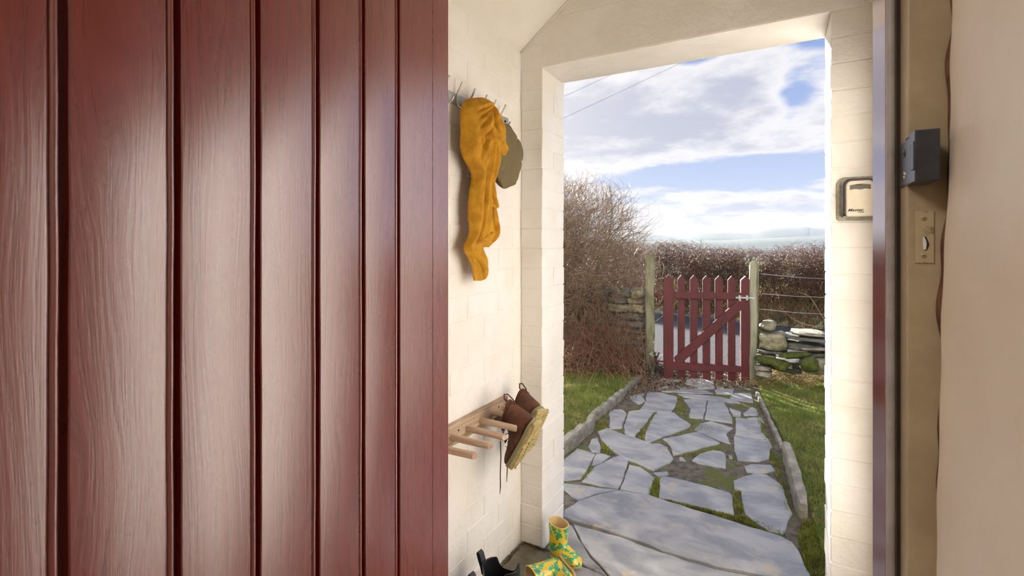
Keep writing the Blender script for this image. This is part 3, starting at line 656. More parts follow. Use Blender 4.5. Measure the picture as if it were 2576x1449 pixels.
# ------------------------------------------------------------------ hedges
def shrub(name, label, cen, rad, n, seed, m_, group, zbase=0., up=.5, outw=.8, ln=(.25, .6), thin=.0022, bottom=None, stems=14, wig=.22, shell=.5, spread=.35, pw=2):
    global rng
    rng = np.random.default_rng(seed); cen = np.array(cen, float); rad = np.array(rad, float)
    root = empty(name, (cen[0], cen[1], zbase)); tag(root, label, 'shrub', group)
    u = rng.normal(0, 1, (n, 3)); u /= (np.abs(u)**pw).sum(1, keepdims=True)**(1/pw); r_ = rng.uniform(0, 1, n)**shell
    S = cen+u*r_[:, None]*rad*.86
    if bottom is not None: S[:, 2] = np.maximum(S[:, 2], bottom+rng.uniform(0, .1, n))
    d = (S-cen)/rad*outw+rng.normal(0, .45, (n, 3)); d[:, 2] += up
    P = grow(S, d, rng.uniform(ln[0], ln[1], n), 6, wig)
    q = ((P-cen)/rad); dist = (np.abs(q)**pw).sum(2, keepdims=True)**(1/pw)+1e-6; lim = 1.0+rng.normal(0, .07, (n, 1, 1))
    P = np.where(dist > lim, cen+q/dist*lim*rad+(P-cen-q/dist*lim*rad)*.35, P)
    R = np.linspace(1, .35, 6)[None]*rng.uniform(.6, 1.5, (n, 1))*thin
    o = tubes3('twigs', P-np.array(root.location), R, m_, root); tag(o, kind='stuff')
    k = stems; a = rng.uniform(0, 2*PI, k); B = np.stack([cen[0]+np.cos(a)*rad[0]*spread*rng.uniform(0, 1, k), cen[1]+np.sin(a)*rad[1]*spread*rng.uniform(0, 1, k), np.full(k, zbase-.05)], 1)
    tip = cen+rng.normal(0, .42, (k, 3))*rad+[0, 0, rad[2]*.3]; P = grow(B, (tip-B)*[.9, .9, 1], np.linalg.norm(tip-B, axis=1), 9, .13)
    for i in range(k):
        V, Fc = tube_geo([P[i, j]-np.array(root.location) for j in range(9)], list(np.linspace(1, .35, 9)*rng.uniform(.008, .02)), 6)
        pyobj('stem', V, Fc, M['stem'], root, True)
    return root
gH = 'hedge plants this side of the lane'; gL = 'hedge plants beyond the lane'
shrub('hedge_shrub', 'tall bare rounded hedge bush left of the gate, against the sky', (-2.42, 5.15, 1.28), (1.25, .7, .80), 8000, 21, M['twig'], gH, up=.4, thin=.0021, pw=2.5)
shrub('hedge_shrub', 'low tangled hedge growth between the tall bush and left gate post', (-1.75, 5.75, .85), (.62, .4, .5), 1300, 22, M['twigr'], gH, up=.3, thin=.0019)
shrub('hedge_shrub', 'dense dark lower hedge growth under the tall bush by the pillar', (-2.75, 4.95, .8), (1.2, .6, .65), 2600, 23, M['twig'], gH, up=.3, thin=.0022)
shrub('hedge_shrub', 'bare hedge bush continuing left behind the pillar', (-4.4, 5.0, 1.25), (1.3, .7, 1.0), 3800, 24, M['twig'], gH, up=.45, thin=.003)
shrub('hedge_shrub', 'bare hedge bush farthest left along the garden edge', (-6.4, 5.0, 1.25), (1.4, .7, 1.05), 3000, 25, M['twig'], gH, up=.45, thin=.0035)
for i, (x, y, rx, rz, cz, lab) in enumerate([(-2.1, 10.55, 1.0, .40, 1.00, 'clipped hedge plant beyond the lane, left of the gate top'), (-.85, 9.95, .95, .36, 0.90, 'clipped hedge plant beyond the lane, directly above the gate'), (.42, 9.75, .75, .42, 0.90, 'clipped thorny hedge plant beyond the lane, right beside the white reveal'),
                                             (-3.6, 11.2, 1.0, .40, 1.06, 'clipped hedge plant beyond the lane, behind the tall bush'), (1.8, 9.3, .9, .40, 0.94, 'clipped hedge plant beyond the lane, hidden by the right pier')]):
    shrub('hedge_shrub', lab, (x, y, cz), (rx, .45, rz), 2600, 40+i, M['twigr'], gL, zbase=.35, up=.1, outw=.5, thin=.0034, pw=4, stems=6, wig=.34, ln=(.2, .5), shell=.42, bottom=cz-rz*.75, spread=.5)
    n = 160; B = np.stack([rng.uniform(x-rx, x+rx, n), rng.normal(y, .12, n), np.full(n, .35)], 1)
    P = grow(B, np.stack([rng.normal(0, .25, n), rng.normal(0, .2, n), np.full(n, 1.)], 1), rng.uniform(.35, .65, n), 5, .14)
    o = tubes3('thin_shoots', P, np.full((n, 5), .0035), M['twigr']); sh = [q for q in bpy.data.objects if q.name.startswith('hedge_shrub') and q.get('label') == lab][0]; under(o, sh); tag(o, kind='stuff')
rng = np.random.default_rng(99)
# dead grass and brambles on the bank
n = 9000; X = rng.uniform(-4.5, 2.2, n); dd = rng.uniform(-.05, .9, n); Y = 9.35-(X-.18)*1.15/2.08+dd*1.143
B = np.stack([X, Y, bankz(X, Y)], 1)
o = blades('bank_grass', B, rng.uniform(.05, .17, n), .010, M['straw'], 1.6); tag(o, 'rough dead grass covering the bank beyond the lane', 'dead grass', kind='stuff')
n = 1500; X = rng.uniform(-4.5, 2.2, n); Y = 9.35-(X-.18)*1.15/2.08+rng.uniform(0, .9, n)*1.143
P = grow(np.stack([X, Y, bankz(X, Y)], 1), np.stack([rng.normal(0, .8, n), rng.normal(-.3, .5, n), rng.uniform(.2, 1, n)], 1), rng.uniform(.15, .4, n), 5, .25, .08)
o = tubes3('bank_brambles', P, np.full((n, 5), .0032), M['twigr']); tag(o, 'tangled brown brambles trailing over the bank by the lane', 'brambles', kind='stuff')
n = 5000; X = rng.uniform(-5, 2.6, n); Y = rng.uniform(10.6, 14, n)
o = blades('field_grass', np.stack([X, Y, bankz(X, Y)], 1), rng.uniform(.04, .12, n), .012, M['grass'], .8); tag(o, 'pale green pasture grass behind the far hedge', 'grass', kind='stuff')

# ------------------------------------------------------------------ drystone walls
def rock(parent, cen, size, seed, m_, flat=.75, name='stone', rot=0, rotz=0, label=None):
    r = random.Random(seed); bm = bmesh.new(); bmesh.ops.create_icosphere(bm, subdivisions=3, radius=1)
    ph = [r.uniform(0, 6) for _ in range(6)]
    for v in bm.verts:
        c = v.co.copy(); m_x = max(abs(c.x), abs(c.y), abs(c.z)); c = c.lerp(c/m_x, flat)
        c *= 1+.06*math.sin(c.x*3+ph[0])+.05*math.sin(c.y*4+ph[1])+.05*math.sin(c.z*5+ph[2]+c.x*2)+.02*math.sin(c.x*11+ph[3]+c.z*9)
        v.co = Vector((c.x*size[0], c.y*size[1], c.z*size[2]))
    bmesh.ops.rotate(bm, verts=bm.verts, cent=(0, 0, 0), matrix=Matrix.Rotation(rot, 3, 'Y') @ Matrix.Rotation(rotz, 3, 'Z'))
    bmesh.ops.translate(bm, verts=bm.verts, vec=Vector(cen)-Vector(parent.location) if parent else Vector(cen))
    o = bmobj(name, bm, m_, parent, True)
    if label: o['label'] = label
    return o
sw = empty('stone_wall', (.05, 5.35, 0)); tag(sw, 'mossy drystone wall of big rough stones right of the gate', 'stone wall')
def rockpx(x0, y0, x1, y1, m_, seed, Y=5.28, dpt=.12, rot=0, flat=.75, label=None, k=8.05):
    a = atY(1880+x0/k, 780+y0/k, Y); b = atY(1880+x1/k, 780+y1/k, Y); c = (a+b)/2; 
    return rock(sw, (c.x, Y+dpt*.6, c.z), (abs(b.x-a.x)/2+.006, dpt, abs(a.z-b.z)/2), seed, m_, flat, rot=rot, label=label)
rockpx(280, 225, 585, 425, M['stone'], 1, flat=.35, label='small round stone on top')
rockpx(245, 440, 785, 840, M['stone'], 2, flat=.7, label='large squarish lichened block')
rockpx(885, 430, 1600, 545, M['kerb'], 3, rot=.02, dpt=.16); rockpx(740, 525, 1800, 660, M['dslate'], 4, rot=.03, dpt=.2)
rockpx(780, 640, 1500, 860, M['dslate'], 5, 5.33); rockpx(1110, 730, 1800, 850, M['kerb'], 6, rot=-.06)
rockpx(740, 880, 1700, 1000, M['dslate'], 7, rot=-.2, Y=5.24); rockpx(1060, 940, 1700, 1330, M['stone'], 8, Y=5.2, flat=.6, label='big rounded stone with moss')
rockpx(215, 800, 620, 905, M['dslate'], 9); rockpx(205, 892, 560, 1008, M['stone'], 10); rockpx(215, 1000, 560, 1110, M['dslate'], 11, 5.3)
rockpx(155, 1112, 500, 1245, M['kerb'], 12, 5.22, flat=.5); rockpx(165, 1236, 500, 1370, M['kerb'], 13, 5.18, flat=.5); rockpx(760, 1095, 900, 1190, M['kerb'], 14, 5.2, .06)
rockpx(500, 1000, 1100, 1300, M['dslate'], 15, 5.36); rockpx(230, 300, 420, 420, M['dslate'], 16, 5.45); rockpx(590, 820, 800, 900, M['dslate'], 17, 5.32); rockpx(1700, 430, 2600, 900, M['dslate'], 18, 5.34); rockpx(1700, 900, 2700, 1330, M['stone'], 19, 5.34)
rock(sw, atY(1943, 908, 5.2)+Vector((0, 0, 0)), (.15, .09, .03), 30, M['moss'], .3, 'moss_cushion', rot=.1, label='bright green moss')
rock(sw, atY(1958, 918, 5.16), (.08, .06, .045), 31, M['moss'], .3, 'moss_cushion', rot=.4, label='bright green moss'); rock(sw, atY(2036, 918, 5.07), (.075, .05, .062), 32, M['moss'], .2, 'moss_cushion', label='dark green moss')
rock(sw, atY(2000, 892, 5.2), (.13, .08, .02), 33, M['moss'], .3, 'moss_cushion', rot=-.15, label='dark green moss')
lw = empty('stone_wall', (-2.2, 5.35, 0)); tag(lw, 'dark tumbled drystone wall left of the gate, under the brambles', 'stone wall')
r = random.Random(4); z = .05
row = 0
while z < .80:
    h = r.uniform(.025, .05); px = 1395+r.uniform(0, 30)
    while px < 1618:
        ww = r.uniform(28, 75); 
        if px+ww > 1624: ww = 1624-px
        if ww < 12: break
        a = atY(px, 800, 5.3); b = atY(px+ww, 800, 5.3); 
        rock(lw, ((a.x+b.x)/2, 5.33+r.uniform(-.05, .05), z+h), ((b.x-a.x)/2*1.02, .12, h*1.03), r.randrange(9999), r.choice([M['dslate'], M['dslate'], M['dslate'], M['stone']]), .8, rot=r.uniform(-.06, .06)); px += ww
    z += 2*h
# dead bracken heap on the left, dead grass on the right
rng = np.random.default_rng(5)
def gp(n, poly, z=.03): return scatter(poly, n, z)
hp = [G(1380, 950), G(1640, 955), G(1660, 925), G(1600, 890), G(1400, 885)]
n = 1500; B = gp(n, hp); P = grow(B, np.stack([rng.normal(.2, .7, n), rng.normal(-.2, .6, n), rng.uniform(.3, 1.5, n)], 1), rng.uniform(.25, .75, n), 7, .16, .10); P[..., 2] = np.maximum(P[..., 2], .03+rng.uniform(0, .05, (n, 1)))
o = tubes3('dead_stems', P, np.linspace(1, .5, 7)[None]*rng.uniform(.0016, .0034, (n, 1)), M['bracken'])
root = empty('bracken_heap', (-1.9, 4.9, 0)); tag(root, 'heap of dead reddish-brown bracken collapsed beside the left gate post', 'dead bracken'); under(o, root); tag(o, kind='stuff')
n = 1800; B = gp(n, hp); B[:, 2] = .04+rng.uniform(0, .22, n)*np.clip(1-np.abs(rng.normal(0, .6, n)), 0, 1)
P = grow(B, np.stack([rng.normal(.3, 1, n), rng.normal(-.1, .8, n), rng.normal(0, .25, n)], 1), rng.uniform(.15, .45, n), 5, .18); P[..., 2] = np.maximum(P[..., 2], .03)
o = tubes3('flattened_stems', P, np.full((n, 5), .0022), M['bracken']); under(o, root); tag(o, kind='stuff')
n = 2600; B = gp(n, hp+[]); B[:, 2] = .03+rng.uniform(0, .12, n); o = blades('dead_fronds', B, rng.uniform(.02, .06, n), .022, M['litter'], 1.8); under(o, root); tag(o, kind='stuff')
n = 700; B = atd(1560, 850, 5.0); S = np.array([[B.x-.15, B.y, .1]])+rng.normal(0, 1, (n, 3))*[.3, .15, .08]
P = grow(S, np.stack([rng.normal(.1, .35, n), rng.normal(-.1, .3, n), np.full(n, 1.)], 1), rng.uniform(.4, .95, n), 8, .13, .04)
o = tubes3('arching_stems', P, np.linspace(1, .5, 8)[None]*rng.uniform(.0014, .0028, (n, 1)), M['twigr']); under(o, root); tag(o, kind='stuff')
# litter at the gate foot
n = 2600; B = scatter([G(1600, 965), G(1660, 985), G(1905, 972), G(1900, 930), G(1640, 925)], n, .004); o = blades('leaf_litter', B, rng.uniform(.008, .022, n), .02, M['litter'], 2.2); tag(o, 'brown leaf litter scattered under the garden gate', 'leaf litter', kind='stuff')
n = 900; B = scatter([G(1560, 1010), G(1660, 985), G(1660, 940), G(1590, 950), G(1480, 1045)], n, .004); o = blades('leaf_litter', B, rng.uniform(.005, .018, n), .016, M['litter'], 2.2); tag(o, 'leaf litter along the left kerb near the bracken', 'leaf litter', kind='stuff')
n = 1600; B = scatter([G(1905, 985), G(2100, 965), G(2110, 925), G(1905, 940)], n, .03); P = grow(B, np.stack([rng.normal(0, 1, n), rng.normal(-.2, .8, n), rng.uniform(.1, .9, n)], 1), rng.uniform(.08, .22, n), 5, .2, .1); P[..., 2] = np.maximum(P[..., 2], .03)
o = tubes3('dead_grass', P, np.full((n, 5), .0016), M['straw']); tag(o, 'dead brown grass at the foot of the right stone wall', 'dead grass', kind='stuff')
# bramble canes arching over the right wall and a budding sprig
for i, pts in enumerate([[(1960, 770), (1985, 795), (2010, 810), (2045, 820), (2085, 821)], [(2010, 735), (2040, 750), (2068, 795), (2090, 815)], [(1915, 790), (1940, 805), (1952, 822)]]):
    o = tube('bramble_cane', [atY(x, y, 5.6) for x, y in smoothpts(pts, 14)], .0022, M['bracken'], None, 5)
    tag(o, ['long thin bramble cane sagging over the right stone wall', 'bramble cane rising steeply beside the white reveal', 'short bramble cane behind the round top stone'][i], 'bramble')
sb = empty('budding_sprig', atY(2060, 838, 5.25)); tag(sb, 'small yellow-green budding sprig on the right stone wall', 'sprig')
for i in range(5):
    a = Vector((0, 0, 0)); b = Vector((random.uniform(-.03, .03), random.uniform(-.02, .02), .05+random.uniform(0, .04)))
    tube('shoot', [a, a.lerp(b, .5)+Vector((.004, 0, 0)), b], .0018, M['leafg'], sb, 5)
    for k in range(3):
        c = a.lerp(b, .55+.2*k)+Vector((random.uniform(-.01, .01), 0, 0)); rock(None, (0, 0, 0), (.004, .002, .009), i*7+k, M['yellow'], 0, 'bud').parent = sb
        sb.children[-1].location = c
# daffodil-like spikes
for (px, py, z, lab) in [(1510, 948, .05, 'green bulb shoots among the dead bracken on the left'), (1990, 975, .03, 'green bulb shoots at the far end of the right lawn')]:
    rt = empty('bulb_shoots', G(px, py, z)); tag(rt, lab, 'plant')
    for i in range(7):
        x = random.uniform(-.025, .025); y = random.uniform(-.02, .02); h = random.uniform(.06, .11) if px < 1600 else random.uniform(.03, .06); lx = random.uniform(-.02, .02)
        pyobj('leaf', [(x-.003, y, 0), (x+.003, y, 0), (x+.003+lx*.4, y, h*.6), (x-.003+lx*.4, y, h*.6), (x+lx, y, h)], [(0, 1, 2, 3), (3, 2, 4)], M['leafg'], rt)

# ------------------------------------------------------------------ gate, posts, fence wires
gl, gR = G(1669, 951), G(1889, 963)
gate = empty('garden_gate', gl); gu = (gR-gl); gw = gu.length; gu.normalize(); ga = math.atan2(gu.y, gu.x); gate.rotation_euler = (0, 0, ga)
tag(gate, 'dark red wooden picket gate with diagonal brace at path end', 'gate')
gn = Vector((gu.y, -gu.x, 0))          # towards the camera
def gxz(px, py):                        # gate-local x and height of a pixel on the gate plane
    dx, dy = dirw(px); d = (gl.x*gn.x+gl.y*gn.y)/(dx*gn.x+dy*gn.y); p = atd(px, py, d); return ((p-gl).dot(gu), p.z)
def gprism(name, pts2, y0, y1, m_=None, bev=.002, parent=gate):
    return prism(name, [(x, y0, z) for x, z in pts2], (0, y1-y0, 0), m_ or M['gate'], parent, bev)
def picket(xl, xr, yt, ysh, yb, y0, y1, name):
    xa, zb = gxz(xl, yb); xb, _ = gxz(xr, yb); _, zt = gxz((xl+xr)/2, yt); _, zs = gxz(xl, ysh)
    gprism(name, [(xa, zb), (xb, zb), (xb, zs), ((xa+xb)/2, zt), (xa, zs)], y0, y1)
picket(1669, 1694, 690, 703, 951, -.022, .03, 'stile'); picket(1863, 1887, 694, 705, 963, -.022, .03, 'stile')
for i, (a, b) in enumerate([(1705, 1723), (1736, 1755), (1767.5, 1787), (1799, 1818.5), (1831, 1850.5)]): picket(a, b, 691.5+i*.6, 702+i*.6, 953+i*1.8, .0, .024, 'picket')
def rail(xa, ya0, ya1, xb, yb0, yb1, name, y0=-.024, y1=-.001):
    p = [gxz(xa, ya1), gxz(xb, yb1), gxz(xb, yb0), gxz(xa, ya0)]; gprism(name, p, y0, y1)
rail(1694, 733, 750, 1866, 736, 753, 'rail'); rail(1694, 909, 930, 1866, 920, 936, 'rail')
gprism('brace', [gxz(1695, 899), gxz(1700, 915), gxz(1715, 912), gxz(1868, 775), gxz(1868, 757), gxz(1853, 757)], -.0235, -.0012)
for (y, yy) in ((742, 0), (908, 1)):
    x, z = gxz(1669, y); x2, _ = gxz(1648, y)
    hg = box('hinge', (x2-.01, x+.005, -.03, -.018, z-.008, z+.008), M['gate'], gate, .002)
    tube('hinge_pin', [(x2+.012, -.034, z-.024), (x2+.012, -.034, z+.024)], .009, M['gate'], hg, 8); box('hinge_cup', (x2-.012, x2+.004, -.035, -.01, z-.022, z+.018), M['gate'], hg, .002)
x0, z0 = gxz(1849, 748); x1, _ = gxz(1898, 750)
la = box('latch_bar', (x0, x1, -.036, -.030, z0-.008, z0+.008), M['galv'], gate, .002)
for px in (1858, 1877):
    x, _ = gxz(px, 748); box('latch_keeper', (x-.010, x+.010, -.042, -.023, z0-.024, z0+.024), M['galv'], la, .002)
def postbox(name, px0, px1, ytop, ybase, dpt, m_, label, Yoff=0, slope=0):
    a = G(px0, ybase); b = G(px1, ybase); c = (a+b)/2; wd = (b-a).length/2; z = atd((px0+px1)/2, ytop, (CAMZ*F)/(ybase-HY)).z
    bm = bmesh.new(); add_box(bm, -wd, wd, 0, dpt, -.05, z)
    bmesh.ops.subdivide_edges(bm, edges=[e for e in bm.edges if abs(e.verts[0].co.z-e.verts[1].co.z) > .5], cuts=14)
    rr = random.Random(px0)
    for v in bm.verts:
        v.co.x += .004*math.sin(v.co.z*9+px0)+rr.uniform(-.002, .002); v.co.y += .003*math.sin(v.co.z*7)
        if v.co.z > z-.01: v.co.z += slope*v.co.x
    bmesh.ops.bevel(bm, geom=[e for e in bm.edges if len(e.link_faces) == 2 and e.calc_face_angle() > .9], offset=.006, segments=2, affect='EDGES')
    o = bmobj(name, bm, m_, None, False); o.location = (c.x, c.y+Yoff, 0); o.rotation_euler = (0, 0, ga); tag(o, label, 'gate post'); return o
postbox('gate_post', 1625, 1646, 641, 944, .08, M['post'], 'lichened weathered wooden post left of the red gate', slope=.2)
pr = postbox('gate_post', 1889, 1908, 664, 962, .08, M['post'], 'mossy wooden post right of the red gate', .03, slope=.3)
pk = postbox('gate_post', 1888, 1904, 657, 965, .022, M['plank'], 'x', -.01, slope=.4)
pk.name = 'face_board'; pk.parent = pr; pk.matrix_parent_inverse = (Matrix.Translation(pr.location) @ Matrix.Rotation(ga, 4, 'Z')).inverted(); del pk['label']; del pk['category']
for i, (ya, yb, Y, lab) in enumerate([(688, 702, 5.45, 'upper fence wire right of the gate'), (738, 748, 5.45, 'middle fence wire right of the gate'), (777, 791, 5.45, 'lower slack fence wire right of the gate')]):
    a = atY(1905, ya, Y-.06); b = atY(2100, yb, Y+.25)
    o = tube('fence_wire', [a, a.lerp(b, .5)-Vector((0, 0, .01)), b+(b-a)*.32], .0022, M['wire'], None, 5); tag(o, lab, 'wire', 'fence wires by the stone wall')
q_ = atY(2100, 700, 5.7)*1.0; q_ = q_+(atY(2100, 700, 5.7)-atY(1905, 690, 5.39))*.32
fp = box('fence_post', (q_.x-.04, q_.x+.04, q_.y-.04, q_.y+.04, -.05, 1.12), M['post'], None, .006); tag(fp, 'wooden fence post carrying the wires, behind the right pier', 'fence post')
for i, (p, q) in enumerate([((1405, 303), (1730, 150)), ((1405, 248), (1500, 205))]):
    o = tube('overhead_cable', [atd(*p, 30), atd((p[0]+q[0])/2, (p[1]+q[1])/2+1, 32), atd(*q, 34), atd(q[0]+(q[0]-p[0]), q[1]+(q[1]-p[1]), 40)], .012, M['cable'], None, 5)
    tag(o, ['longer thin cable crossing the sky above the hedge', 'short higher cable at the upper left corner of the sky'][i], 'cable')

# ------------------------------------------------------------------ coat rack, scarf, cap
rk = empty('coat_rack', (XL, 1.6, 1.83)); tag(rk, 'steel coat rail with bent rod hooks on the white wall', 'coat rack')
def U(o): return under(o, rk)
U(box('rail', (XL, XL+.005, 1.30, 1.82, 1.808, 1.848), M['barsteel'], None, .0015))
HK = [(.030, 1.883), (.024, 1.870), (.012, 1.852), (.008, 1.842), (.007, 1.828), (.008, 1.812), (.012, 1.802), (.020, 1.794), (.029, 1.791), (.038, 1.794), (.045, 1.801), (.051, 1.812)]
for y in (1.355, 1.435, 1.517, 1.60, 1.669, 1.745):
    U(tube('hook', [(XL+.004+a, y, b) for a, b in smoothpts(HK, 30)], .0036, M['steel'], None, 8))
for y in (1.335, 1.715, 1.79): U(tube('rail_screw', [(XL+.003, y, 1.829), (XL+.0075, y, 1.829)], .005, M['hole'], None, 10))

M['scarf'] = mkmat('mustard_linen', (214, 158, 36), (192, 134, 22), 25, .85, .35, 420, bdist=.002, transl=.18, bump2=.3, b2scale=60)
scarf = empty('scarf', (XL+.06, 1.52, 1.80)); tag(scarf, 'crumpled mustard yellow linen scarf hanging from the coat rail', 'scarf')
def sheet(name, sil, folds, Xb, dome, nu=120, nv=330, seed=1, thick=.0014):
    # cloth spread between its two edges; folds are ridges (x, y, half width, height) laid over a rounded body
    K = 2.684; R = smoothpts([(1120+l/K, 1120+r_/K, 180+y/K, d) for l, r_, y, d in sil], nv)
    PX = R[:, 0:1]+(R[:, 1:2]-R[:, 0:1])*np.linspace(0, 1, nu)[None]; PY = np.repeat(R[:, 2:3], nu, 1)
    U = np.linspace(-1, 1, nu)[None]; D = R[:, 3:4]*dome
    PY = PY + (0.0)*U
    H = D*np.sqrt(np.clip(1-U**2, 0, 1))+.0012*np.sin(PX*.35+PY*.09)+.0009*np.sin(PX*.8-PY*.05+1)
    base = H.copy(); rr = random.Random(seed)
    for fo in folds:
        C = smoothpts([(1120+a/K, 180+b/K, w_*.84/K, h_) for a, b, w_, h_ in fo], 60); best = np.full(PX.shape, -1.0); ph = rr.uniform(0, 6)
        for k in range(59):
            ax, ay, aw, ah = C[k]; bx_, by_, _, _ = C[k+1]; vx, vy = bx_-ax, by_-ay; L2 = vx*vx+vy*vy+1e-9
            t = np.clip(((PX-ax)*vx+(PY-ay)*vy)/L2, 0, 1); dx = PX-ax-t*vx; dy = PY-ay-t*vy; sg = np.sign(dx*vy-dy*vx)
            q = np.sqrt(dx*dx+dy*dy)/aw*np.where(sg > 0, 1.0, 1.0)
            pr = np.where(q < 1, np.sqrt(np.clip(1-q*q, 0, 1))*ah*(1+.10*np.sin(q*sg*6+ph+k*.12)), -1)
            best = np.maximum(best, pr)
        cand = base*.7+best*1.6+.004; fade = np.clip((1-np.abs(U))*4.5, 0, 1); fade = fade*fade*(3-2*fade)*.75+.25*np.sqrt(np.clip(1-U**2, 0, 1)); fade = fade*np.clip((1-np.abs(U))*9, 0, 1)
        H = np.where(best > 0, np.maximum(H, base+(cand-base)*fade), H)
    Hs = np.stack([np.convolve(np.pad(H[:, c_], 22, mode='edge'), np.ones(45)/45, mode='valid') for c_ in range(nu)], 1)
    wgt = np.clip((np.abs(U)-.42)/.3, 0, 1); H = H*(1-wgt)+Hs*wgt
    V = []
    for a in range(nv):
        for b in range(nu):
            p = atX(PX[a, b], PY[a, b], Xb); o_ = H[a, b]; V.append((p.x+o_-XL-.06, p.y+o_*.15-1.52, p.z-1.80))
    idx = np.arange(nu*nv).reshape(nv, nu); q = np.stack([idx[:-1, :-1], idx[:-1, 1:], idx[1:, 1:], idx[1:, :-1]], -1).reshape(-1, 4)
    V = np.array(V)
    for _ in range(1):                    # relax once so that the steps between folds read as cloth
        G_ = V.reshape(nv, nu, 3); G2 = G_.copy(); G2[1:-1, 1:-1] = .5*G_[1:-1, 1:-1]+.125*(G_[:-2, 1:-1]+G_[2:, 1:-1]+G_[1:-1, :-2]+G_[1:-1, 2:]); V = G2.reshape(-1, 3)
    o = npobj(name, V, q, M['scarf'], scarf, True)
    md = o.modifiers.new('s', 'SOLIDIFY'); md.thickness = thick; md.offset = 0; return o
sheet('side_tail', [(232, 300, 640, .8), (236, 304, 740, .8), (238, 312, 820, .8), (240, 330, 880, .8), (242, 349, 912, .8), (244, 327, 940, .8), (244, 328, 985, .8), (238, 338, 1030, .8), (232, 350, 1090, .8), (226, 340, 1130, .7), (224, 318, 1160, .5), (228, 290, 1186, .3)],
      [[(262, 640, 16, .010), (275, 760, 18, .012), (296, 860, 18, .012), (335, 912, 12, .006)], [(290, 930, 14, .010), (305, 1000, 16, .012), (326, 1080, 16, .010), (310, 1140, 14, .006)], [(258, 700, 12, .008), (262, 850, 14, .010), (262, 1000, 14, .010), (250, 1120, 14, .008)]], -.958, .018, 60, 200, 2)
sheet('hanging_cloth', [(160, 205, 181, .25), (132, 238, 196, .6), (112, 262, 225, .9), (103, 290, 265, 1), (101, 314, 310, 1), (101, 330, 360, 1), (103, 338, 420, 1), (99, 346, 480, 1), (103, 350, 530, 1), (122, 348, 585, 1), (150, 338, 640, .9), (170, 318, 685, .8), (174, 300, 730, .65), (164, 290, 800, .55), (154, 288, 880, .5), (153, 290, 960, .5), (158, 300, 1030, .5), (160, 312, 1082, .5), (146, 282, 1130, .45), (122, 250, 1185, .4), (134, 262, 1225, .35), (158, 284, 1270, .3), (178, 284, 1320, .28), (184, 278, 1370, .25), (188, 262, 1400, .2), (190, 232, 1412, .15)],
      [[(102, 330, 16, .006), (140, 300, 20, .012), (190, 262, 20, .014), (240, 236, 16, .012)],
       [(190, 190, 22, .010), (262, 240, 30, .018), (306, 330, 30, .020), (322, 430, 28, .018), (330, 540, 26, .018), (322, 620, 22, .014), (300, 680, 18, .008)],
       [(130, 260, 26, .010), (175, 230, 30, .018), (225, 222, 24, .018), (246, 244, 16, .014)],
       [(104, 420, 16, .008), (128, 372, 22, .014), (160, 330, 22, .018), (186, 290, 16, .016)],
       [(240, 250, 14, .018), (236, 320, 22, .024), (262, 400, 30, .028), (312, 470, 34, .026), (338, 540, 26, .018)],
       [(196, 286, 14, .020), (186, 350, 24, .026), (150, 420, 32, .026), (118, 480, 30, .020), (124, 560, 28, .018), (158, 640, 22, .012)],
       [(190, 360, 14, .022), (204, 440, 28, .030), (250, 505, 34, .032), (310, 570, 32, .026), (332, 622, 22, .016)],
       [(200, 470, 18, .020), (182, 560, 24, .020), (184, 660, 24, .016), (192, 760, 24, .014), (188, 880, 22, .012), (182, 1000, 22, .012), (168, 1100, 24, .010), (142, 1180, 22, .008)],
       [(238, 520, 18, .020), (248, 620, 22, .020), (258, 720, 20, .014), (262, 820, 20, .012), (268, 940, 20, .012), (292, 1060, 20, .008)],
       [(216, 500, 12, .020), (214, 620, 18, .020), (226, 760, 16, .014), (226, 900, 18, .012), (222, 1040, 18, .010), (198, 1130, 18, .008)],
       [(150, 1210, 18, .006), (196, 1258, 20, .008), (236, 1320, 18, .008), (246, 1392, 16, .005)],
       [(276, 1090, 14, .010), (240, 1112, 18, .012), (206, 1140, 16, .010), (178, 1160, 12, .006)]], -.972, .050)

# tweed cap
def tweed():
    m_ = bpy.data.materials.new('herringbone_tweed'); m_.use_nodes = True; T = NT(m_.node_tree); T.n.clear()
    out = T.new('ShaderNodeOutputMaterial'); b = T.new('ShaderNodeBsdfPrincipled'); T.link(b.outputs[0], out.inputs[0])
    v = T.new('ShaderNodeTexCoord').outputs['Object']; s_ = T.new('ShaderNodeSeparateXYZ'); T.link(v, s_.inputs[0])
    zig = T.math('PINGPONG', s_.outputs[1], .006)
    st = T.math('SINE', T.math('MULTIPLY', T.math('ADD', s_.outputs[2], zig), 2300))
    nz_ = T.noise(v, 500, 2); f = T.ramp(T.math('ADD', T.math('MULTIPLY', st, .25), nz_), .35, .7)
    c = T.mix(f, lin((84, 74, 54)), lin((158, 140, 106))); c = T.mix(T.ramp(T.noise(v, 60, 3), .6, .8), c, lin((126, 98, 66)))
    T.link(c, b.inputs['Base Color']); b.inputs['Roughness'].default_value = .95; b.inputs['Specular IOR Level'].default_value = .15
    bn = T.new('ShaderNodeBump'); bn.inputs['Strength'].default_value = .6; bn.inputs['Distance'].default_value = .0015; T.link(f, bn.inputs['Height']); T.link(bn.outputs[0], b.inputs['Normal'])
    return m_
M['tweed'] = tweed()
capc = atX(1280, 388, -.962)-Vector((.028, .075, .026)); cap = empty('flat_cap', capc); tag(cap, 'brown herringbone tweed flat cap hanging on the last hook', 'cap')
V = []; Fc = []; NR, NA = 26, 96
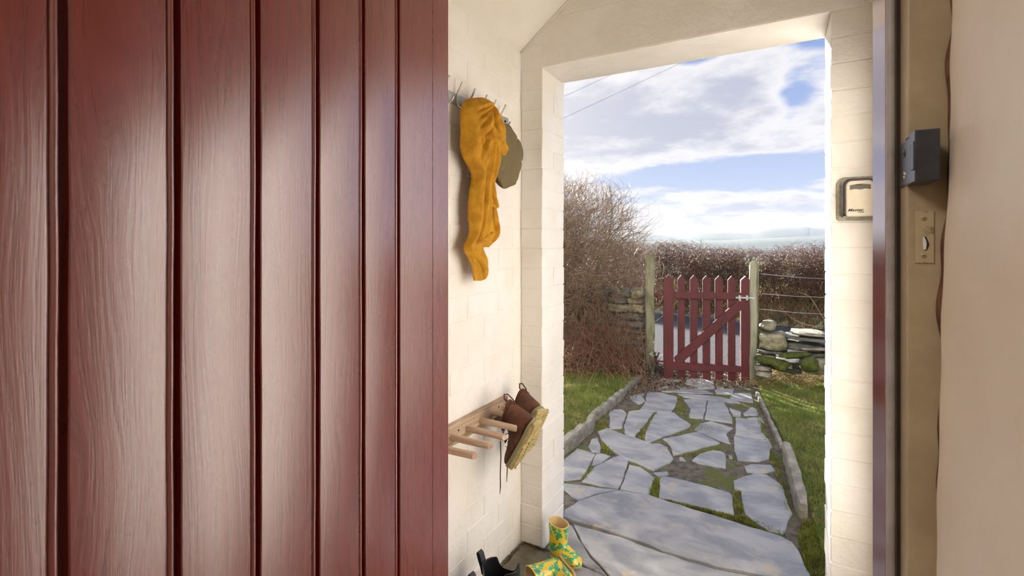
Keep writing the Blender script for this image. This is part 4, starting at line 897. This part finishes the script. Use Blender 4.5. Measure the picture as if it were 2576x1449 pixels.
# crown: outline in the wall plane (y, z); thickness in x
def cap_out(a):      # a=0 towards +Y, pi/2 up
    ry = .112*(1+.05*math.cos(a)); rz = .128 if math.sin(a) > 0 else .118
    c, s = math.cos(a), math.sin(a); r = 1/((abs(c)/ry)**2.2+(abs(s)/rz)**2.2)**(1/2.2); return r*(1+.025*math.cos(8*a+.4)+.02*math.sin(3*a+1))
for i in range(NR+1):
    t = i/NR          # 0 at the button, 1 at the head band behind
    for k in range(NA):
        a = 2*PI*k/NA
        if t < .62: q = math.sin(t/.62*PI/2); x = .042*(1-.55*q**2.5)
        else: q = 1-.45*((t-.62)/.38)**1.5; x = .042*(.45)-.062*((t-.62)/.38)
        rr_ = cap_out(a)*q; seam = abs(math.sin(4*a))
        x += (.009*(seam**.3)-.005)*(q if t < .62 else .3) + .006*math.sin(2*a+.8)*q+.004*math.sin(5*a)*q*q
        V.append((x+.02*math.cos(a)*0, math.cos(a)*rr_-.012*(1-q)*0, math.sin(a)*rr_))
for i in range(NR):
    for k in range(NA):
        k2 = (k+1) % NA; Fc.append((i*NA+k, i*NA+k2, (i+1)*NA+k2, (i+1)*NA+k))
pyobj('crown', V, Fc, M['tweed'], cap, True)
rock(None, (0, 0, 0), (.004, .008, .008), 3, M['tweed'], 0, 'button').parent = cap; cap.children[-1].location = (.041, 0, 0)
V = []; Fc = []; n = 30
for i in range(n+1):
    a = math.radians(-172+i*(96/n)); e = math.sin(PI*i/n)
    for rr_, x in ((.085, -.012), (.118+.012*e, -.008), (.118+.055*e, .010), (.118+.053*e, .002), (.085, -.022)): V.append((x-.012, math.cos(a)*rr_*.92, math.sin(a)*rr_))
for i in range(n):
    for k in range(5):
        k2 = (k+1) % 5; Fc.append((i*5+k, i*5+k2, (i+1)*5+k2, (i+1)*5+k))
Fc += [tuple(range(5)), tuple(n*5+k for k in range(5))]
pyobj('peak', V, Fc, M['tweed'], cap, True)

# ------------------------------------------------------------------ peg rack
pg = empty('boot_rack', (XL, 1.55, .655)); tag(pg, 'worn wooden peg board for boots fixed low on the white wall', 'boot rack')
def UP(o): return under(o, pg)
UP(box('board', (XL, XL+.021, 1.18, 1.785, .618, .690), M['pine'], None, .002))
for y in (1.296, 1.388, 1.484, 1.574, 1.667, 1.746):
    dz = random.uniform(-.006, .002)
    me = tube('peg', [(0, 0, 0), (.08, random.uniform(-.002, .002), dz/2), (.158, random.uniform(-.004, .004), dz), (.162, 0, dz)], [.0118, .0118, .0116, .0098], M['dowel'], None, 18)
    me.location = (XL+.014, y, .652); UP(me); 
    me.data.set_sharp_from_angle(angle=math.radians(50))
for y, z_ in ((1.43, .662), (1.71, .666), (1.36, .64)): UP(tube('screw', [(XL+.019, y, z_), (XL+.0225, y, z_)], .0035, M['hole'], None, 8))

# ------------------------------------------------------------------ footwear
def loft_boot(prof, n, na, sup=2.4, inner=True, topf=None, wall=.004):
    # prof rows: Fx, Fz, Bx, Bz, halfwidth
    R = smoothpts(prof, n); V = []; Fc = []; meta = []
    arc = 0
    for j in range(n):
        fx, fz, bx, bz, wd = R[j]
        if j: arc += (abs(fx-R[j-1][0])+abs(fz-R[j-1][1])+abs(bx-R[j-1][2])+abs(bz-R[j-1][3]))/2*.8
        for k in range(na):
            a = 2*PI*k/na; c, s = math.cos(a), math.sin(a); c2 = math.copysign(abs(c)**(2/sup), c); s2 = math.copysign(abs(s)**(2/sup), s)
            x = (fx+bx)/2+(fx-bx)/2*c2; z = (fz+bz)/2+(fz-bz)/2*c2; y = wd*s2
            if topf and j < n*.45: z += topf(a)*(1-j/(n*.45))**1.5
            V.append((x, y, z)); meta.append((arc, (a if a < PI else a-2*PI)*max(wd, .012)*1.25, x, z))
    for j in range(n-1):
        for k in range(na):
            k2 = (k+1) % na; Fc.append((j*na+k, j*na+k2, (j+1)*na+k2, (j+1)*na+k))
    Fc.append(tuple((n-1)*na+k for k in range(na)))
    nin = 0
    if inner:
        b = len(V); m_ = int(n*.55)
        for j in range(m_):
            fx, fz, bx, bz, wd = R[j]; cx_, cz_ = (fx+bx)/2, (fz+bz)/2
            for k in range(na):
                x, y, z = V[j*na+k]; d = Vector((cx_-x, -y, cz_-z)); L = d.length or 1; d = d/L*min(wall, L*.8); V.append((x+d.x, y+d.y, z+d.z))
        for j in range(m_-1):
            for k in range(na):
                k2 = (k+1) % na; Fc.append((b+j*na+k2, b+j*na+k, b+(j+1)*na+k, b+(j+1)*na+k2))
        for k in range(na):
            k2 = (k+1) % na; Fc.append((k2, k, b+k, b+k2))
    return V, Fc, meta
def sole_outline(L, wb, wh, n=44):
    pts = []
    for i in range(n):
        a = 2*PI*i/n; x = .5-.5*math.cos(a); s = 1 if a < PI else -1
        hw = wh*(1-max(0, (.16-x)/.16)**2)**.5 if x < .16 else (wh+(wb-wh)*.5*(1-math.cos(PI*min(1, (x-.16)/.5)))-.12*wh*math.sin(PI*min(1, (x-.16)/.5)) if x < .66 else wb*(1-((x-.66)/.34)**2.3)**.5 if x < 1 else 0)
        pts.append((x*L, s*hw))
    return pts
def sole_mesh(name, L, wb, wh, z0, z1, m_, parent, x0=0, lugs=False, slot=True):
    O = sole_outline(L, wb, wh); bm = bmesh.new(); lv = []
    for z, s in ((z0, .96), (z0+.002, 1), (z1-.001, 1), (z1, .97)):
        lv.append([bm.verts.new((x0+L/2+(x-L/2)*s, y*s, z+(0.012*max(0, x/L-.72)**1.5*8*(L/.28)))) for x, y in O])
    n = len(O)
    for a, b in zip(lv[:-1], lv[1:]):
        for k in range(n):
            k2 = (k+1) % n; bm.faces.new((a[k], a[k2], b[k2], b[k]))
    bm.faces.new(lv[0][::-1]); bm.faces.new(lv[-1])
    o = bmobj(name, bm, m_, parent, False); return o

# frog print for the children's boots, painted as a flat print
def frog_color(u, v):
    Y_, G_, C_, R_, W_ = lin((236, 200, 52)), lin((48, 176, 116)), lin((232, 214, 96)), lin((150, 44, 44)), lin((96, 34, 34))
    S = .066
    j = math.floor(v/S); off = .5*(j % 2); i = math.floor(u/(S*.82)+off)
    best = Y_
    for jj in (j-1, j, j+1):
        for ii in (i-1, i, i+1):
            r = random.Random(ii*91+jj*57+3); cu = (ii+.5-.5*(jj % 2))*S*.82+r.uniform(-.003, .003); cv_ = (jj+.5)*S+r.uniform(-.003, .003); th = r.choice([0, 2.6, -.8, 1.6, 3.4])+r.uniform(-.3, .3)
            du, dv = u-cu, v-cv_; x = (du*math.cos(th)+dv*math.sin(th))/.0235; y = (-du*math.sin(th)+dv*math.cos(th))/.0235
            if x*x+y*y > 3: continue
            yh = y+.55
            head = (x/.72)**2+(yh/.46)**2 < 1 or (abs(x)-.48)**2+(yh+.42)**2 < .05
            body = (x/.42)**2+((y-.35)/.5)**2 < 1
            def seg(x1, y1, x2, y2, w_):
                t = max(0, min(1, ((ax-x1)*(x2-x1)+(y-y1)*(y2-y1))/((x2-x1)**2+(y2-y1)**2))); return (ax-x1-t*(x2-x1))**2+(y-y1-t*(y2-y1))**2 < w_*w_
            ax = abs(x); legs = seg(.25, .62, .72, .5, .2) or seg(.72, .5, .66, 1.0, .17) or seg(.25, .12, .72, .05, .14) or seg(.66, 1.0, .88, 1.02, .12)
            if head or body or legs:
                best = G_
                if (x/.24)**2+((y-.38)/.33)**2 < 1: best = C_
                if (abs(x)-.48)**2+(yh+.42)**2 < .014: best = W_
                rr_ = math.hypot(x, yh+.25)
                if abs(rr_-.46) < .055 and yh > -.02: best = R_
    return best
M['frog'] = mkmat('printed_yellow_rubber', (236, 200, 52), None, rough=.18, attr='print', coat=.5, spec=.6)
M['ybeige'] = mkmat('pale_boot_lining', (224, 200, 160), None, rough=.7)
def wellie(label):
    L = .155; H = .138; root = empty('wellington_boot', (0, 0, 0)); tag(root, label, 'boot', 'yellow frog print boots')
    pr_ = [(.088, H+.004, -.002, H+.014, .036), (.086, H*.85, .000, H*.88, .0345), (.082, H*.65, .002, H*.62, .033), (.082, .076, .000, .050, .031), (.092, .064, .000, .016, .030), (.112, .055, .028, .008, .0305), (.132, .047, .075, .010, .0335), (.148, .034, .115, .010, .0315), (.157, .022, .142, .011, .020), (.159, .016, .154, .012, .006)]
    V, Fc, meta = loft_boot(pr_, 110, 130, 2.25)
    o = pyobj('upper', V, Fc, M['frog'], root, True); me = o.data
    at = me.color_attributes.new('print', 'FLOAT_COLOR', 'POINT'); nm = len(meta); arr = np.zeros((len(V), 4)); 
    for q in range(nm):
        a_, u_, x, z = meta[q]; c_ = frog_color(u_+.02, a_+.012); arr[q] = c_
        if q < 130*3: arr[q] = lin((236, 200, 52))
    arr[nm:] = lin((226, 200, 150)); at.data.foreach_set('color', arr.ravel())
    sole_mesh('sole', .160, .0325, .0275, 0, .010, M['gum'], root)
    return root
w1 = wellie('small yellow boot with green frogs standing upright by the left pillar')
def place(o, heel, xdir, zdir):
    x = Vector(xdir).normalized(); z = Vector(zdir); z = (z-x*z.dot(x)).normalized(); y = z.cross(x)
    o.matrix_world = Matrix.Translation(Vector(heel)) @ Matrix((x, y, z)).transposed().to_4x4()
def dup(root, label=None):
    c = root.copy(); COL.objects.link(c)
    if label: c['label'] = label
    for ch_ in list(root.children):
        d = ch_.copy(); COL.objects.link(d); d.parent = c
        for g_ in ch_.children: e = g_.copy(); COL.objects.link(e); e.parent = d
    return c
place(w1, (-.865, 1.925, .004), (1, -.30, 0), (0, 0, 1))
w2 = dup(w1, 'small yellow boot with green frogs lying on its side on the floor')
place(w2, (-.788, 1.835, .050), (.72, -.55, -.05), (-.75, -.55, -.02))

# black ankle wellingtons with pull tabs
def chelsea(label):
    root = empty('ankle_boot', (0, 0, 0)); tag(root, label, 'boot', 'black rubber ankle boots'); H = .195
    pr_ = [(.150, H+.030, .008, H, .050), (.148, H*.86+.015, .012, H*.86, .0485), (.142, H*.7, .016, H*.7, .046), (.140, .125, .012, .105, .042), (.150, .105, .006, .045, .042), (.180, .090, .040, .018, .045), (.220, .074, .12, .016, .048), (.258, .056, .19, .016, .046), (.278, .040, .245, .018, .030), (.283, .028, .272, .020, .010)]
    def topf(a): c = abs(math.cos(a)); return -.040*max(0, 1-(c/.62)**4)+(.010 if math.cos(a) < 0 else .0)*c
    V, Fc, meta = loft_boot(pr_, 70, 96, 2.2, True, topf, .0035); pyobj('upper', V, Fc, M['black'], root, True)
    sole_mesh('sole', .288, .050, .039, 0, .022, M['black'], root)
    # rim, gore seams and tabs
    for s in (-1, 1):
        pts = [(.058+.0, s*.0512, H-.038), (.062, s*.0505, H*.7), (.068, s*.0465, .13)]; tube('gore_seam', pts, .0016, M['black'], root, 6)
        pts = [(.100, s*.0512, H-.038), (.097, s*.0505, H*.7), (.092, s*.0465, .13)]; tube('gore_seam', pts, .0016, M['black'], root, 6)
        bm = bmesh.new()
    pr2 = [(0.010, H-.035), (.006, H+.0), (-.006, H+.030), (-.014, H+.036), (-.018, H+.030), (-.012, H+.012), (-.001, H-.012), (.006, H-.036)]
    V = []; Fc = []; n = len(pr2)
    for y in (-.011, .011):
        for x, z in pr2: V.append((x, y, z))
    for k in range(n-1): Fc.append((k, k+1, n+k+1, n+k))
    t = pyobj('pull_tab', V, Fc, M['tabm'], root); md = t.modifiers.new('s', 'SOLIDIFY'); md.thickness = .0022
    return root
b1 = chelsea('black rubber ankle boot, nearer the pillar of the pair by the wall')
place(b1, (-.925, 1.475, .0), (1, -.10, 0), (0, 0, 1))
b2 = dup(b1, 'black rubber ankle boot at the bottom edge, nearer the red door')
place(b2, (-.885, 1.360, .0), (1, -.16, 0), (0, 0, 1))

# brown lace-up boots hung on the pegs
def lace_boot(label):
    root = empty('walking_boot', (0, 0, 0)); tag(root, label, 'boot', 'brown lace-up boots'); H = .138
    pr_ = [(.092, H-.006, .006, H+.006, .030), (.094, H*.88, .004, H*.9, .032), (.096, H*.76, .004, H*.74, .033), (.100, .098, .003, .075, .033), (.112, .084, .003, .038, .033), (.130, .074, .03, .024, .035), (.158, .064, .08, .022, .038), (.192, .056, .135, .022, .039), (.214, .046, .185, .024, .030), (.222, .034, .212, .026, .010)]
    V, Fc, meta = loft_boot(pr_, 60, 72, 2.3, True, lambda a: -.012*abs(math.sin(a))**2, .004); pyobj('upper', V, Fc, M['leather'], root, True)
    # padded collar
    R0 = [V[k] for k in range(72)]; tube('collar', [V[72*2+k] for k in range(0, 72, 3)]+[V[72*2]], .0045, M['leather'], root, 8)
    tube('collar', [V[72*7+k] for k in range(0, 72, 3)]+[V[72*7]], .0032, M['leather'], root, 8)
    sole_mesh('midsole', .228, .042, .036, .014, .026, M['gumg'], root)
    so_ = sole_mesh('outsole', .228, .041, .035, .004, .0145, M['gum'], root)
    bm = bmesh.new(); r = random.Random(2)
    for x in np.arange(.012, .215, .013):
        if .078 < x < .098: continue
        hw = (.030 if x < .08 else .036)*(1 if x < .17 else 1-(x-.17)/.09)
        for s in (-1, 1):
            add_box(bm, x, x+.009, min(s*hw*.35, s*hw*1.08), max(s*hw*.35, s*hw*1.08), -.001+(.012*max(0, x/.228-.72)**1.5*8*.8), .006+(.012*max(0, x/.228-.72)**1.5*8*.8))
        add_box(bm, x+.002, x+.008, -hw*.2, hw*.2, .0, .006)
    add_box(bm, .004, .078, -.031, .031, .001, .010)
    bmobj('tread', bm, M['gum'], root)
    tn = pyobj('tongue', [(.086, -.02, H-.02), (.086, .02, H-.02), (.108, .020, H-.035), (.108, -.020, H-.035), (.096, -.018, H+.016), (.096, .018, H+.016)], [(0, 1, 5, 4), (4, 5, 2, 3)], M['leatherd'], root)
    md = tn.modifiers.new('s', 'SOLIDIFY'); md.thickness = .004
    for i in range(4):
        t = i/3; x = .098+t*.040; z = .112-t*.038
        for s in (-1, 1):
            ho = tube('lace_hook', [(x-.004, s*.018, z-.001), (x+.002, s*.02, z+.006), (x+.006, s*.017, z+.004)], .0026, M['steel'] if i < 2 else M['leatherd'], root, 8)
        lc = tube('lace', [(x, -.018, z+.003), (x+.006, 0, z+.008), (x+.008, .018, z+.0)], .0018, M['leatherd'], root, 6)
    for s in (-1, 1):
        tube('seam', [(.05, s*.0335, .13), (.062, s*.035, .10), (.085, s*.0365, .075), (.10, s*.038, .055), (.115, s*.040, .03)], .0011, M['leatherd'], root, 6)
        tube('seam', [(.150, s*.028, .066), (.142, s*.037, .050), (.145, s*.041, .032)], .0011, M['leatherd'], root, 6)
        box('badge', (.062, .082, min(s*.0345, s*.0368), max(s*.0345, s*.0368), .078, .092), M['navy'], root, .001)
    tube('heel_loop', [(.008, 0, H-.03), (-.008, 0, H-.01), (-.012, 0, H+.018), (-.002, 0, H+.030), (.012, 0, H+.022), (.016, 0, H)], .0028, M['leather'], root, 6)
    return root
l1 = lace_boot('brown lace-up boot on the peg board, nearer the camera')
place(l1, (-.775, 1.625, .668), (-.46, .0, -.89), (-.89, 0, .42))
l2 = dup(l1, 'brown lace-up boot hung behind the other, showing its pale tread')
place(l2, (-.812, 1.745, .672), (-.42, .0, -.90), (-.82, .36, .42))
lc = empty('boot_lace', (-.93, 1.62, .60)); 
for i, (pts, rr_) in enumerate([([(1259, 1110), (1260, 1150), (1258.5, 1190), (1259, 1225), (1257.5, 1243)], .0024), ([(1278, 1110), (1277, 1150), (1275.5, 1190), (1274.5, 1213)], .0022)]):
    P = [atY(x, y, 1.60) for x, y in pts]; o = tube('hanging_lace', P, [rr_]*(len(P)-1)+[rr_*.4], M['leather'], None, 6); wm = o.matrix_world.copy(); o.parent = l1; o.matrix_parent_inverse = l1.matrix_world.inverted()
bpy.data.objects.remove(lc)

# ------------------------------------------------------------------ key safe
ks = empty('key_safe', (.2, YI, 1.46)); tag(ks, 'grey and black wall key safe with lettering on the right pier', 'key safe')
kx0, kx1, kz0, kz1 = .168, .258, 1.402, 1.522
def rounded(x0, x1, z0, z1, rt, rb, y, arch=0, n=7):
    P = []
    for (cx_, cz_, r, a0) in ((x1-rb, z0+rb, rb, -90), (x1-rt, z1-rt, rt, 0), (x0+rt, z1-rt, rt, 90), (x0+rb, z0+rb, rb, 180)):
        for i in range(n):
            a = math.radians(a0+90*i/(n-1)); x = cx_+r*math.cos(a); z = cz_+r*math.sin(a)
            if z > (z0+z1)/2: z += arch*(1-((x-(x0+x1)/2)/((x1-x0)/2))**2)
            P.append((x, y, z))
    return P
def uk(o): return under(o, ks)
uk(prism('mortar_bed', [(kx0-.012+.004*math.sin(i*2.3), YI+.002, z) if 0 else p for i, p in enumerate(rounded(kx0-.013, kx1+.012, kz0-.012, kz1+.006, .02, .01, YI+.004, .008))], (0, -.008, 0), M['mortar'], None, .002))
uk(prism('casing', rounded(kx0, kx1, kz0, kz1, .016, .006, YI+.002, .007), (0, -.020, 0), M['safes'], None, .003, False))
uk(prism('body', rounded(kx0+.003, kx1-.002, kz0+.003, kz1-.002, .016, .006, YI-.016, .007), (0, -.018, 0), M['safeb'], None, .003, False))
cf = uk(prism('cover', rounded(kx0+.011, kx1-.005, kz0+.000, kz1-.010, .012, .008, YI-.030, .006), (0, -.009, 0), M['safef'], None, .0025, False))
sx0, sx1 = kx0+.021, kx1-.014
sh_ = [(sx0, YI-.0385, 1.487), (sx1, YI-.0385, 1.487)]+[(sx1-(sx1-sx0)*i/8, YI-.0385, 1.501+.004*math.sin(PI*i/8)) for i in range(9)]
sh_ = [(sx0+(sx1-sx0)*i/10, YI-.0385, 1.488-.0012*math.cos(2*PI*i/5)) for i in range(11)]+sh_[2:]
shut = prism('shutter', sh_, (0, -.0012, 0), M['safed']); uk(shut)
uk(box('thumb_notch', (.204, .220, YI-.0405, YI-.0394, 1.500, 1.503), M['safeb'], None, .0003))
def text3(s, size, loc, shear, wscale, offs, name):
    c = bpy.data.curves.new(name, 'FONT'); c.body = s; c.size = size; c.shear = shear; c.offset = offs; c.extrude = .0003; c.resolution_u = 3
    o = bpy.data.objects.new(name, c); COL.objects.link(o); bpy.context.view_layer.update()
    me = bpy.data.meshes.new_from_object(o); bpy.data.objects.remove(o); me.materials.append(M['ink'])
    me.transform(Matrix.Translation(Vector(loc)) @ Matrix.Rotation(PI/2, 4, 'X') @ Matrix.Diagonal((wscale, 1, 1, 1)))
    return link(name, me, None)
yf = YI-.0394
uk(text3('Master', .0118, (.1835, yf, 1.4185), .32, 1.22, .00026, 'lettering'))
uk(text3('Lock', .0062, (.2105, yf, 1.4135), .32, 1.25, .00012, 'lettering'))
bm = bmesh.new()       # slab feet under the big letters
for x in (.1835, .1895, .1955, .2185, .2215): add_box(bm, x, x+.0034, yf-.0003, yf, 1.4183, 1.4191)
o = bmobj('lettering_serifs', bm, M['ink']); uk(o)

# ------------------------------------------------------------------ latch keep and strike plate on the jamb
kp = empty('latch_keep', (.145, .77, 1.42)); tag(kp, 'dark grey metal rim latch keep screwed to the cream door jamb', 'latch keep')
def ukp(o): return under(o, kp)
kz0, kz1 = atd(2310, 455, .58).z, atd(2310, 327, .58).z
yb0 = .737
xk = .1385
ukp(box('lip', (xk-.0018, xk+.0, .765, .822, kz0+.001, kz1-.003), M['keepm'], None, .0006))
bx = [(xk-.0018, kz0+.0005), (xk+.0225, kz0+.002), (xk+.0225, kz1-.001), (xk-.0018, kz1)]
# box with a slot in its side: walls around an opening
zs0, zs1 = kz0+.0145, kz1-.0135
ukp(box('front', (xk-.0018, xk+.0215, yb0, yb0+.002, kz0, kz1), M['keepm'], None, .0009))
ukp(box('side', (xk-.0018, xk, yb0+.0005, .766, kz0, zs0), M['keepm'], None, .0003)); ukp(box('side', (xk-.0018, xk, yb0+.0005, .766, zs1, kz1), M['keepm'], None, .0003))
ukp(box('slot_edge', (xk-.0035, xk+.001, yb0-.0006, yb0+.011, zs0-.001, zs1+.001), M['keepm'], None, .0012))
ukp(box('side', (xk-.0018, xk, .758, .7655, zs0-.001, zs1+.001), M['keepm'], None, .0003))
ukp(box('top', (xk-.0016, xk+.0205, yb0+.001, .79, kz1-.002, kz1), M['keepm'], None, .0004)); ukp(box('bottom', (xk-.0016, xk+.0205, yb0+.001, .79, kz0, kz0+.002), M['keepm'], None, .0004))
ukp(box('back_side', (xk+.0195, xk+.0212, yb0+.001, .79, kz0, kz1), M['keepm'], None, .0004)); ukp(box('slot_dark', (xk+.014, xk+.016, yb0+.002, .79, kz0+.002, kz1-.002), M['hole']))
for z_, mm in ((kz1-.018, 'keepm'), (kz0+.014, 'screw')):
    ukp(tube('screw', [(xk-.0012, .792, z_), (xk-.0028, .792, z_)], [.0055, .0048], M[mm], None, 14)); ukp(box('screw_slot', (xk-.0031, xk-.0027, .7875, .7965, z_-.0006, z_+.0006), M['hole']))
spp = empty('strike_plate', (.15, .79, 1.29)); tag(spp, 'small paint-covered strike plate with bolt hole below the keep', 'strike plate')
p0 = atY(2301, 532, .79); p1 = atY(2349, 662, .79)
under(box('plate', (p0.x, p1.x, .7878, .7905, p1.z, p0.z), M['plate'], None, .0006), spp)
for py in (549, 643):
    q = atY(2323, py, .7875); under(tube('screw', [(q.x, .7885, q.z), (q.x, .7868, q.z)], [.0036, .003], M['plate'], None, 14), spp); under(box('screw_cross', (q.x-.0016, q.x+.0016, .7862, .7869, q.z-.0004, q.z+.0004), M['hole']), spp)
hp_ = [(2321, 600), (2324, 594), (2330, 596), (2337, 612), (2337, 618), (2331, 630), (2322, 628)]
under(prism('bolt_hole', [atY(x, y, .7875) for x, y in hp_], (0, -.0004, 0), M['hole']), spp)
under(prism('hole_lip', [atY(x, y, .7868) for x, y in [(2321, 600), (2324, 594), (2329, 604), (2331, 614), (2329, 628), (2322, 628)]], (0, -.0006, 0), M['screw'] if 0 else M['ceil']), spp)
